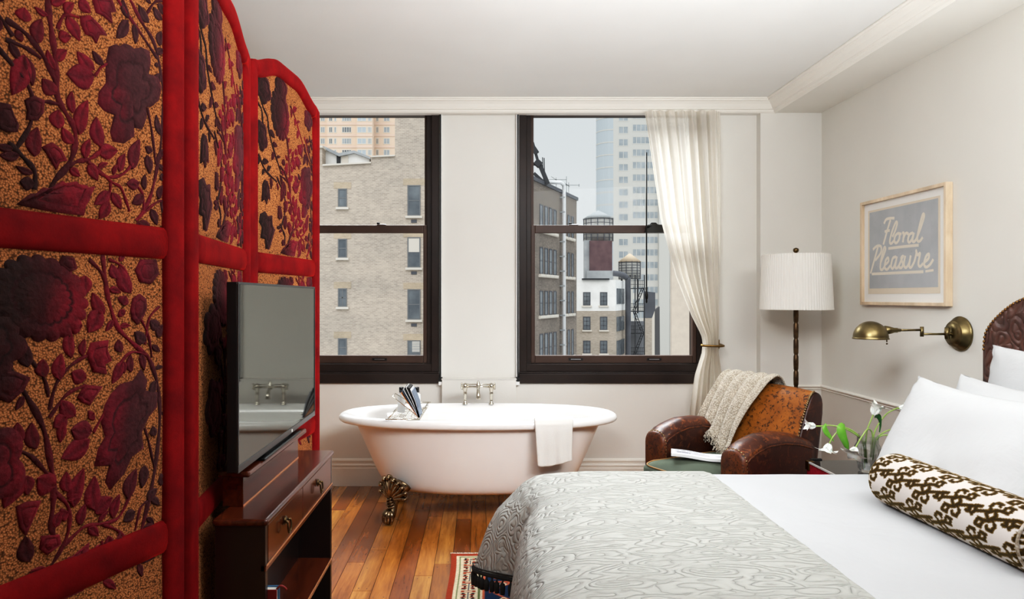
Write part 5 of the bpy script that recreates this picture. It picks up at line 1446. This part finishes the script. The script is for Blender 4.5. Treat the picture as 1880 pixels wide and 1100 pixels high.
def cur(u, v):
    z = lerp(2.575, .01, v)
    xl, xr = interp(z, zz_, Lx_), interp(z, zz_, Rx_)
    w = xr - xl; sp = w / .54
    ph = u * 2 * pi * 7.5 + .7 * sin(3 * u + 1.5 * v) 
    amp = lerp(.026, .042, 1 - sp) * (.75 + .25 * sin(u * 17 + 2))
    if z < .93: amp *= 1.0 + .35 * smooth(.93, .5, z)
    y = 4.635 + amp * sin(ph) + .008 * sin(ph * 2.3 + 2 * v)
    y -= .03 * math.exp(-((z - 1.0) / .18) ** 2)
    return (lerp(xl, xr, u) + .006 * cos(ph) * sp, y, z)
b = MB(); b.grid(150, 90, cur); co = b.build('curtain', M_sheer, None, fix=False)
tag(co, 'sheer cream curtain gathered to one side of the window by a brass holdback', 'curtain')
HBk = thing('curtain_holdback', 'brass holdback hooked round the cream curtain on the wall', 'curtain holdback', (PX(1320, 4.74), 4.74, PZ(632, 4.74)))
xk, zk = PX(1320, 4.74), PZ(632, 4.74)
b = MB(); b.box(xk - .012, xk + .004, 4.735, 4.749, zk - .032, zk + .032); b.build('wall_plate', M_brass, HBk, bevel=.004)
b = MB(); b.tube(spline([(xk - .004, 4.74, zk), (xk - .01, 4.66, zk), (xk - .03, 4.565, zk), (xk - .075, 4.545, zk), (PX(1291, 4.56), 4.56, zk + .002), (PX(1288.5, 4.6), 4.60, zk + .004)], 24), .0075, 10); b.ball((PX(1288.5, 4.6), 4.60, zk + .004), .009); b.build('hook_arm', M_brass, HBk)

# ================================================================== framed print
M_fr = wood_mat('pale_maple', (222, 200, 172), (234, 216, 192), .4, (1, 1, .3))
M_mat = simple('white_mount', (236, 234, 230), .8); M_cr = simple('cream_paper', (222, 210, 192), .8)
def print_mat():
    t = NT('grey_letterpress'); v = t.coords()
    n = t.noise(v, 6, 4); sp = t.voro(v, 55)
    col = t.ramp(n, [(.3, lin((172, 175, 178))), (.7, lin((186, 188, 190)))])
    dk = t.ramp(sp, [(.06, (1, 1, 1, 1)), (.10, (0, 0, 0, 1))])
    sel = t.ramp(t.noise(v, 30, 1), [(.52, (0, 0, 0, 1)), (.56, (1, 1, 1, 1))])
    col = t.mix(t.mix(1, dk, sel, 'MULTIPLY'), col, lin((112, 118, 124)))
    return t.end(t.bsdf(col, .85))
y0, y1, z0, z1 = 3.385, 4.15, 1.265, 1.884
PR = thing('framed_print', 'framed grey print reading Floral Pleasure in cream brush script, on the wall above the lamp', 'picture', (XR, (y0 + y1) / 2, z0))
b = MB(); f = .018; xa, xb = 2.314, 2.349
b.box(xa, xb, y0, y0 + f, z0, z1); b.box(xa, xb, y1 - f, y1, z0, z1); b.box(xa, xb, y0 + f, y1 - f, z0, z0 + f); b.box(xa, xb, y0 + f, y1 - f, z1 - f, z1); b.build('frame', M_fr, PR, bevel=.0015)
b = MB(); b.box(2.332, 2.346, y0 + f * .5, y1 - f * .5, z0 + f * .5, z1 - f * .5); b.build('mount', M_mat, PR)
def Wp(cx, cy, X=2.33):
    px, py = 1560 + cx / 3.236, 320 + cy / 3.236; Y = X * F / (px - CX); return Y, PZ(py, Y)
b = MB(); b.box(2.3306, 2.3325, 3.452, 4.09, 1.330, 1.826, 0); sheet_ = b.build('paper', M_cr, PR)
b = MB(); b.box(2.3300, 2.3310, 3.467, 4.075, 1.362, 1.814, 0); pr_ = b.build('printed_panel', print_mat(), sheet_)
strokes = [
 [(243, 270), (226, 325), (200, 418)], [(204, 294), (216, 270), (238, 262), (266, 261)], [(208, 342), (222, 336), (238, 334)],
 [(254, 372), (272, 330), (282, 292), (274, 286), (252, 340), (238, 398), (246, 412), (262, 396)],
 [(286, 350), (270, 368), (266, 398), (278, 408), (294, 385), (296, 356), (286, 350), (308, 356)],
 [(312, 350), (322, 352), (316, 405)], [(318, 382), (332, 352), (346, 352), (344, 362)],
 [(376, 348), (356, 358), (346, 390), (354, 405), (370, 385), (382, 346)], [(381, 350), (373, 392), (382, 401), (396, 386)],
 [(396, 386), (424, 312), (442, 250), (435, 238), (418, 295), (403, 365), (404, 396), (418, 396), (434, 374)],
 [(230, 441), (320, 430), (410, 421)],
 [(168, 432), (148, 505), (124, 590)], [(138, 448), (162, 427), (186, 430), (184, 468), (152, 512)],
 [(186, 520), (204, 474), (213, 442), (204, 438), (188, 500), (182, 556), (192, 568), (208, 548)],
 [(210, 538), (230, 518), (228, 496), (214, 512), (208, 552), (222, 566), (242, 542)],
 [(276, 490), (256, 500), (246, 545), (256, 560), (271, 530), (281, 488)], [(280, 492), (271, 548), (281, 557), (295, 540)],
 [(292, 545), (312, 498), (318, 486), (306, 498), (316, 535), (306, 556), (290, 550)],
 [(330, 484), (322, 536), (334, 555), (352, 530), (363, 482)], [(362, 485), (354, 544), (366, 552), (384, 520)],
 [(384, 520), (396, 470), (394, 452), (404, 480), (418, 470), (408, 530), (418, 548), (436, 530)],
 [(442, 526), (468, 500), (470, 474), (454, 488), (442, 532), (454, 552), (478, 536), (497, 505)],
 [(132, 593), (280, 586), (438, 579)], [(450, 577), (498, 570)]]
b = MB()
for s in strokes:
    pts = [Vector((2.3298,) + Wp(*p)) for p in s]; pts = spline(pts, max(6, 7 * len(s)))
    b.tube(pts, .0078 if len(s) > 2 else .0062, 8, 0, False, True, flat=1.0, up=(1, 0, 0))
b.v = [(2.3298 + (x - 2.3298) * .06, y, z) for x, y, z in b.v]
b.build('lettering', simple('cream_lettering', (224, 216, 202), .85), pr_, fix=False)
b = MB(); b.add([(2.3235, y0 + f * .6, z0 + f * .6), (2.3235, y1 - f * .6, z0 + f * .6), (2.3235, y1 - f * .6, z1 - f * .6), (2.3235, y0 + f * .6, z1 - f * .6)], [(0, 1, 2, 3)]); b.build('glazing', glass_pane('picture_glass', (.985, .985, .985, 1)), PR)

# ================================================================== swing-arm wall lamp
M_ab = simple('antique_brass', (134, 120, 86), .36, 1, (114, 100, 70), 18)
sy = 3.33; pz = lambda py: PZ(py, sy); px_ = lambda p: PX(p, sy)
WS = thing('wall_sconce', 'antique brass swing-arm reading lamp on the wall beside the headboard', 'wall lamp', (XR, sy, pz(613)))
RX = Matrix.Rotation(-pi / 2, 4, 'Y')
b = MB(); b.lathe([(0, 0), (.084, 0), (.086, .006), (.083, .011), (.079, .013), (.064, .036), (.061, .040), (.056, .041), (.054, .046), (.03, .05), (0, .05)], (XR, sy, pz(613)), 40, 0, RX); b.build('wall_plate', M_ab, WS)
b = MB(); X0 = px_(1739); b.tube([(2.31, sy, pz(613)), (X0, sy, pz(613))], .009, 12); b.lathe([(0, -.028), (.011, -.028), (.011, .028), (0, .028)], (X0, sy, pz(612)), 16)
for k in (-1, 0, 1): b.ball((px_(1748), sy - .012, pz(613) + k * .012), .005)
b.build('pivot', M_ab, WS)
b = MB(); b.tube([(X0, sy, pz(613.5)), (px_(1692), sy, pz(613.5))], .0055, 10); b.lathe([(0, -.024), (.0085, -.024), (.0085, .024), (0, .024)], (px_(1692.5), sy, pz(609)), 14); b.tube([(px_(1692), sy, pz(606)), (px_(1650), sy, pz(606.5))], .0055, 10); b.build('swing_arm', M_ab, WS)
b = MB(); b.lathe([(0, .0), (.008, 0), (.009, .012), (.012, .016), (.012, .03), (.018, .05), (.022, .075), (.0, .08)], (px_(1653), sy, pz(606.5)), 18, 0, RX); b.build('socket', M_ab, WS)
b = MB(); xc, zc_ = px_(1598.5), pz(621); R_ = .0765
pr = [(R_ + .003, -.004), (R_ + .003, .0), (R_, .003)] + [(R_ * cos(a), .003 + .079 * sin(a)) for a in np.linspace(.06, pi / 2 - .02, 16)]
b.lathe(pr, (xc, sy, zc_), 36, 0, None, True, False); b.build('dome_shade', M_ab, WS, solid=.002)
b = MB(); b.tube([(px_(1625.5), sy - .01, pz(618)), (px_(1625.5), sy - .012, pz(628))], .0028, 8); b.ball((px_(1625.5), sy - .012, pz(631)), .0045); b.build('switch', M_dbrass, WS)

# ================================================================== nightstand, vase, tulips
M_redl = leather('red_leather', (156, 22, 40), (182, 36, 54), (130, 16, 30), 12, .45)
M_blackg = simple('black_glossy_top', (22, 20, 20), .06, 0, None, Coat_Weight=.5)
NS = thing('nightstand', 'red leather trunk nightstand with brass corner and glossy black top, between bed and armchair', 'nightstand', (1.95, 3.23, 0))
nx0, nx1, ny0, ny1, nz = 1.622, 2.29, 3.07, 3.392, .50
b = MB(); b.box(nx0 + .004, nx1, ny0, ny1, .04, nz - .006); b.build('trunk_body', M_redl, NS, bevel=.004)
b = MB(); b.box(nx0, nx1, ny0 - .004, ny1 + .003, nz - .006, nz); b.build('top', M_blackg, NS, bevel=.002)
b = MB(); b.box(nx0 - .002, nx0 + .004, ny0, ny1 - .035, nz - .007, nz + .0015); b.build('edge_strip', simple('polished_edge', (226, 224, 220), .25, .3), NS)
for y in (ny0 - .003, ny1 - .035):
    b = MB(); b.box(nx0 - .003, nx0 + .03, y, y + .038, nz - .045, nz + .002); b.build('brass_corner', M_brass, NS, bevel=.004)
b = MB(); b.box(nx0 + .03, nx0 + .085, ny1 + .003, ny1 + .02, nz - .03, nz + .006); b.build('lid_catch', M_black, NS, bevel=.003)
for x in (nx0 + .05, nx1 - .05):
    for y in (ny0 + .04, ny1 - .04):
        b = MB(); b.lathe([(.018, 0), (.022, .04)], (x, y, 0), 12); b.build('foot', M_black, NS)
vy = 3.17; vx = PX(1593, vy)
def vglass():
    t = NT('vase_glass')
    g = t.n('ShaderNodeBsdfGlass'); g.inputs['IOR'].default_value = 1.42; g.inputs['Roughness'].default_value = .0; g.inputs['Color'].default_value = (.97, .98, .98, 1)
    tr = t.n('ShaderNodeBsdfTransparent'); tr.inputs['Color'].default_value = (.95, .97, .97, 1)
    m = t.n('ShaderNodeMixShader'); m.inputs[0].default_value = .3; t.l(g.outputs[0], m.inputs[1]); t.l(tr.outputs[0], m.inputs[2])
    return t.end(m.outputs[0])
VS = thing('vase', 'small faceted clear glass vase holding white tulips on the nightstand', 'vase', (vx, vy, nz))
b = MB(); pr = [(.0, .001), (.036, .001), (.040, .01), (.046, .05), (.060, .09), (.056, .115), (.045, .135), (.044, .155), (.048, .170), (.0455, .170), (.0415, .154), (.0425, .135), (.053, .113), (.056, .09), (.042, .05), (.035, .014), (.0, .012)]
b.lathe(pr, (vx, vy, nz), 10, 0, None, False, False); b.build('vase_body', vglass(), VS)
M_stem = simple('tulip_stem', (140, 170, 84), .5, 0, (164, 186, 112), 20)
M_leaf = simple('tulip_leaf', (92, 150, 44), .45, 0, (116, 172, 62), 18)
M_leafd = simple('dark_tulip_leaf', (40, 92, 40), .45)
M_petal = simple('white_petal', (240, 238, 230), .6, 0, (248, 247, 242), 25, Subsurface_Weight=.15)
def tp(cx, cy, dy=0): return P(1460 + cx / 6.875, 720 + cy / 6.875, vy + dy)
def petal(b, c, ax, side, L, W, open_, curl):
    """one petal springing from c along ax, leaning out towards side"""
    ax = ax.normalized(); side = (side - ax * side.dot(ax)).normalized(); t = ax.cross(side)
    def f(u, v):
        w = W * (sin(pi * min(1, v * .93 + .07)) ** .7) * (1 - .15 * v) * .5; s = 2 * u - 1
        a = open_ * v + curl * v * v
        r = c + ax * (L * v * cos(a * .7)) + side * (L * v * sin(a) + L * .09 * (1 - v)) - side * (s * s * w * .5)
        return r + t * (s * w)
    b.grid(7, 9, f)
def tulip(lab, stem, dys, bloom=None, L=.05, op=.5, curl=.3, leaf=None, leafmat=None, n=6, vis=True):
    pts = [tp(x, y, d) for (x, y), d in zip(stem, dys)]
    T = thing('tulip', lab, 'flower', pts[-1], group='tulips in the glass vase')
    b = MB(); b.tube(spline(pts, 30), .0032, 8); b.build('stem', M_stem, T)
    if bloom:
        c = pts[0]; ax = (pts[0] - pts[1]).normalized(); ax = (ax + Vector(bloom)).normalized()
        b = MB(); s0 = Vector((0, 0, 1)) if abs(ax.z) < .8 else Vector((0, 1, 0)); s0 = (s0 - ax * s0.dot(ax)).normalized()
        for k in range(n):
            a = 2 * pi * k / n + .3; sd = s0 * cos(a) + ax.cross(s0) * sin(a)
            petal(b, c, ax, sd, L * random.uniform(.88, 1.1), L * .72, op * random.uniform(.75, 1.3) * (1 if k % 2 else .75), curl * random.uniform(.5, 1.4))
        b.build('bloom', M_petal, T, fix=False)
    if leaf:
        b = MB(); lp = [tp(x, y, d) for x, y, d in leaf[0]]; sp_ = spline(lp, 16); W = leaf[1]
        side = Vector(leaf[2]).normalized()
        def f(u, v):
            k = v * 15; i = min(int(k), 14); p = sp_[i].lerp(sp_[i + 1], k - i)
            w = W * sin(pi * (v * .94 + .04)) ** .75 / 2; s = 2 * u - 1
            return p + side * (w * s) + Vector((0, .006 * s * s, .004 * s * s))
        b.grid(7, 16, f); b.build('leaf', leafmat or M_leaf, T, fix=False)
tulip('white tulip on the long stem reaching furthest towards the armchair', [(255, 430), (330, 430), (430, 420), (560, 440), (680, 485), (800, 565), (880, 660), (905, 900)], [0, 0, 0, 0, 0, .0, .01, .01], (-.2, 0, .1), .05, .38, .5, ([(398, 405, -.005), (375, 450, -.012), (400, 520, -.015), (440, 575, -.012), (490, 628, -.01)], .028, (1, .2, .25)))
tulip('drooping white tulip hanging below the longest stem', [(432, 650), (460, 590), (520, 515), (600, 450), (690, 470), (780, 530), (850, 620), (890, 900)], [-.01, -.01, -.01, 0, 0, 0, .005, .005], (.05, 0, -.2), .058, .8, .7, ([(610, 402, -.012), (590, 460, -.03), (600, 560, -.034), (640, 660, -.03), (668, 752, -.02)], .046, (1, -.1, -.35)))
tulip('open white tulip nodding in front of the glass vase', [(762, 700), (800, 630), (850, 550), (900, 480), (945, 475), (975, 550), (960, 820)], [-.07, -.06, -.05, -.03, -.01, 0, 0], (0, -.1, -.2), .062, .9, .7, None)
tulip('tallest full white tulip standing upright above the vase', [(985, 285), (940, 390), (908, 480), (892, 600), (880, 760), (872, 960)], [-.01, -.01, -.01, -.005, 0, 0], (.1, -.15, .3), .066, .6, .3, None, None, 8)
tulip('tulip stem arching away behind the foremost pillow with a dark leaf', [(1310, 205), (1270, 212), (1160, 270), (1060, 390), (995, 530), (950, 820)], [.02, .02, .02, .01, .01, 0], (.6, 0, 0), .045, .5, .3, ([(1005, 330, 0), (1045, 312, .0), (1078, 350, .0), (1085, 430, .005), (1068, 512, .005)], .026, (.4, -.2, 1)), M_leafd)
tulip('lower tulip stem curving right from the vase to the pillow', [(1230, 470), (1180, 480), (1090, 525), (1020, 600), (960, 800)], [.0, .0, 0, 0, 0], (.6, 0, -.3), .04, .5, .3)
tulip('short tulip stem bent just above the vase rim towards the pillow', [(1200, 552), (1140, 543), (1080, 555), (1015, 620), (975, 860)], [-.02, -.02, -.015, -.01, 0], (.5, 0, -.4), .04, .5, .3)

# ================================================================== rug
def rug():
    x0, x1, y0, y1 = -.142, 1.05, 1.7, 3.47; st = .005
    nx, ny = int((x1 - x0) / st) + 1, int((y1 - y0) / st) + 1
    X, Y = np.meshgrid(np.linspace(0, x1 - x0, nx), np.linspace(0, y1 - y0, ny))
    dl = np.minimum(X, (x1 - x0) - X); dn = np.minimum(Y, (y1 - y0) - Y); d = np.minimum(dl, dn)
    run = np.where(dl < dn, Y, X)
    red, crm, grn, blu, drk, org = [np.array(lin(c)[:3]) for c in ((164, 70, 44), (222, 208, 180), (104, 118, 70), (28, 52, 84), (34, 30, 40), (196, 104, 70))]
    C = np.tile(blu, X.shape + (1,)).astype(float)
    def put(m, c): C[m] = c
    put(d < .045, red); put((d >= .03) & (d < .17), crm)
    put((d >= .042) & (d < .050), grn); put((d >= .138) & (d < .148), grn); put((d >= .160) & (d < .168), org)
    s = d - .095; per = .098; m = run % per - per / 2
    inb = (d > .054) & (d < .134)
    put(inb & (np.abs(s) < .004), blu)
    put(inb & (np.abs(m) < .012) & (np.abs(s) < .034), red); put(inb & (np.abs(m) < .005) & (np.abs(s) < .016), crm)
    q = np.abs(np.abs(m) - .036)
    put(inb & (q < .005) & (np.abs(s) < .03) & (np.abs(s) > .008), red)
    put(inb & (np.hypot(np.abs(s) - .022, (np.abs(m) - .024) * 1.3) < .009), drk)
    put(inb & (np.hypot(np.abs(s) - .018, (np.abs(m) - .047)) < .006), drk)
    fld = d > .19
    per2 = .24; mm = (Y % per2) - per2 / 2; xx = X % .36 - .18
    put(fld & (np.abs(np.abs(xx) - np.abs(mm) * .9 - .02) < .008), org); put(fld & (np.abs(np.abs(xx) - .155) < .007), crm); put(fld & (np.abs(np.abs(xx) - .145) < .004), red)
    put(fld & (np.abs(xx) + np.abs(mm) < .03), red); put(fld & (np.abs(np.abs(mm) - .10) < .007) & (np.abs(xx) < .11) & (np.abs(xx) > .03), org)
    put(fld & (np.hypot(np.abs(xx) - .07, np.abs(mm) - .075) < .016), crm); put(fld & (np.hypot(np.abs(xx) - .07, np.abs(mm) - .075) < .009), red)
    C *= np.random.RandomState(2).uniform(.82, 1.12, X.shape + (1,))
    C = np.concatenate([C, np.ones(X.shape + (1,))], -1)
    Z = .008 + .0012 * np.sin(X * 21) * np.sin(Y * 17)
    wob = .004 * np.sin(Y * 9)
    vs = list(zip((x0 + X + wob * (1 - X / (x1 - x0))).ravel(), (y0 + Y).ravel(), Z.ravel()))
    fs = [(j * nx + i, j * nx + i + 1, (j + 1) * nx + i + 1, (j + 1) * nx + i) for j in range(ny - 1) for i in range(nx - 1)]
    b = MB(); b.add(vs, fs, 0, True)
    t = NT('woven_wool'); v = t.coords()
    M = t.end(t.bsdf(t.attr('tone'), .95, 0, t.bump(t.noise(v, 260, 2), .5, .003), Specular_IOR_Level=.1))
    o = b.build('rug', M, None, cols=C.reshape(-1, 4), fix=False); tag(o, 'dark blue and red oriental rug half under the bed', 'rug')
    bb = MB(); bb.box(x0 + .004, x1 - .004, y0 + .002, y1 - .002, .001, .005); bb.build('backing', simple('jute_backing', (120, 90, 66), .9), o)
    fb = MB(); r = random.Random(8)
    for k in range(230):
        x = x0 + (x1 - x0) * k / 229; q = Vector((x, y1 - .003, .006))
        fb.tube([q, q + Vector((r.uniform(-.006, .002), .010, .001)), q + Vector((r.uniform(-.012, .004), r.uniform(.016, .026), -.003))], .0021, 5)
    tag(fb.build('fringe', simple('ivory_fringe', (226, 216, 200), .9), o), kind='stuff')
rug()
# ================================================================== light
wd = bpy.data.worlds.new('overcast'); SC.world = wd; wd.use_nodes = True
nt = wd.node_tree; nt.nodes.clear()
o_ = nt.nodes.new('ShaderNodeOutputWorld'); bg = nt.nodes.new('ShaderNodeBackground')
tc = nt.nodes.new('ShaderNodeTexCoord'); sp = nt.nodes.new('ShaderNodeSeparateXYZ'); rp = nt.nodes.new('ShaderNodeValToRGB')
nt.links.new(tc.outputs['Generated'], sp.inputs[0]); nt.links.new(sp.outputs['Z'], rp.inputs['Fac'])
rp.color_ramp.elements[0].position = 0; rp.color_ramp.elements[0].color = (.74, .76, .765, 1)
rp.color_ramp.elements[1].position = .35; rp.color_ramp.elements[1].color = (.66, .70, .72, 1)
e = rp.color_ramp.elements.new(.8); e.color = (1.6, 1.68, 1.75, 1)
nt.links.new(rp.outputs['Color'], bg.inputs['Color']); bg.inputs['Strength'].default_value = 1.0
nt.links.new(bg.outputs[0], o_.inputs[0])

def area(name, loc, target, sx, sy, power, col=(1, 1, 1)):
    l = bpy.data.lights.new(name, 'AREA'); l.shape = 'RECTANGLE'; l.size = sx; l.size_y = sy; l.energy = power; l.color = col
    o = bpy.data.objects.new(name, l); COL.objects.link(o); o.location = loc
    o.rotation_euler = (Vector(target) - Vector(loc)).to_track_quat('-Z', 'Y').to_euler()
    return o
for n, (x0, x1) in enumerate(WIN):                     # lamps added outside, above the view, boosting skylight through each window
    area('sky_fill', ((x0 + x1) / 2, 6.6, 4.3), ((x0 + x1) / 2 , 4.0, 1.2), 2.4, 1.8, 330, (.92, .965, 1))
def soft(*a, spread=100, **k):
    o = area(*a, **k); o.data.spread = radians(spread)
soft('screen_fill', (1.5, 1.6, 2.5), (-.6, 3.3, 1.35), 1.0, 1.0, 19, (.95, .98, 1), spread=80)  # added fill lamp with no fitting, lifts screen, bath and floor
soft('wall_fill', (1.35, 1.1, 2.48), (.2, 4.6, .35), 1.8, .6, 11, (.94, .97, 1), spread=84)  # unseen fill lamp added to brighten the window wall and bath
soft('side_fill', (-.2, .6, 2.5), (2.35, 3.8, .95), .9, .9, 23, (.95, .98, 1), spread=90)  # added fill lamp out of view, evens out the bed wall
soft('bounce_fill', (1.3, .2, .8), (.9, 1.55, 2.66), 1.6, 1.0, 73, (.93, .97, 1), spread=86)  # extra lamp added out of view, thrown upwards to brighten the ceiling
s = bpy.data.lights.new('veiled_sun', 'SUN'); s.energy = 1.15; s.angle = radians(50); s.color = (1, .97, .94)
so = bpy.data.objects.new('veiled_sun', s); COL.objects.link(so); so.rotation_euler = (radians(48), 0, radians(-14))
SC.view_settings.view_transform = 'Standard'; SC.view_settings.look = 'None'
SC.view_settings.exposure = 0; SC.view_settings.gamma = 1
SC.view_settings.use_curve_mapping = True             # a touch of print contrast
cm_ = SC.view_settings.curve_mapping; cc_ = cm_.curves[3]
for x_, y_ in ((.05, .032), (.15, .118), (.35, .352), (.7, .735)): cc_.points.new(x_, y_)
cm_.update()
SC.cycles.max_bounces = 8; SC.cycles.diffuse_bounces = 5; SC.cycles.transparent_max_bounces = 16
SC.cycles.caustics_reflective = False; SC.cycles.caustics_refractive = False
SC.cycles.sample_clamp_indirect = 6
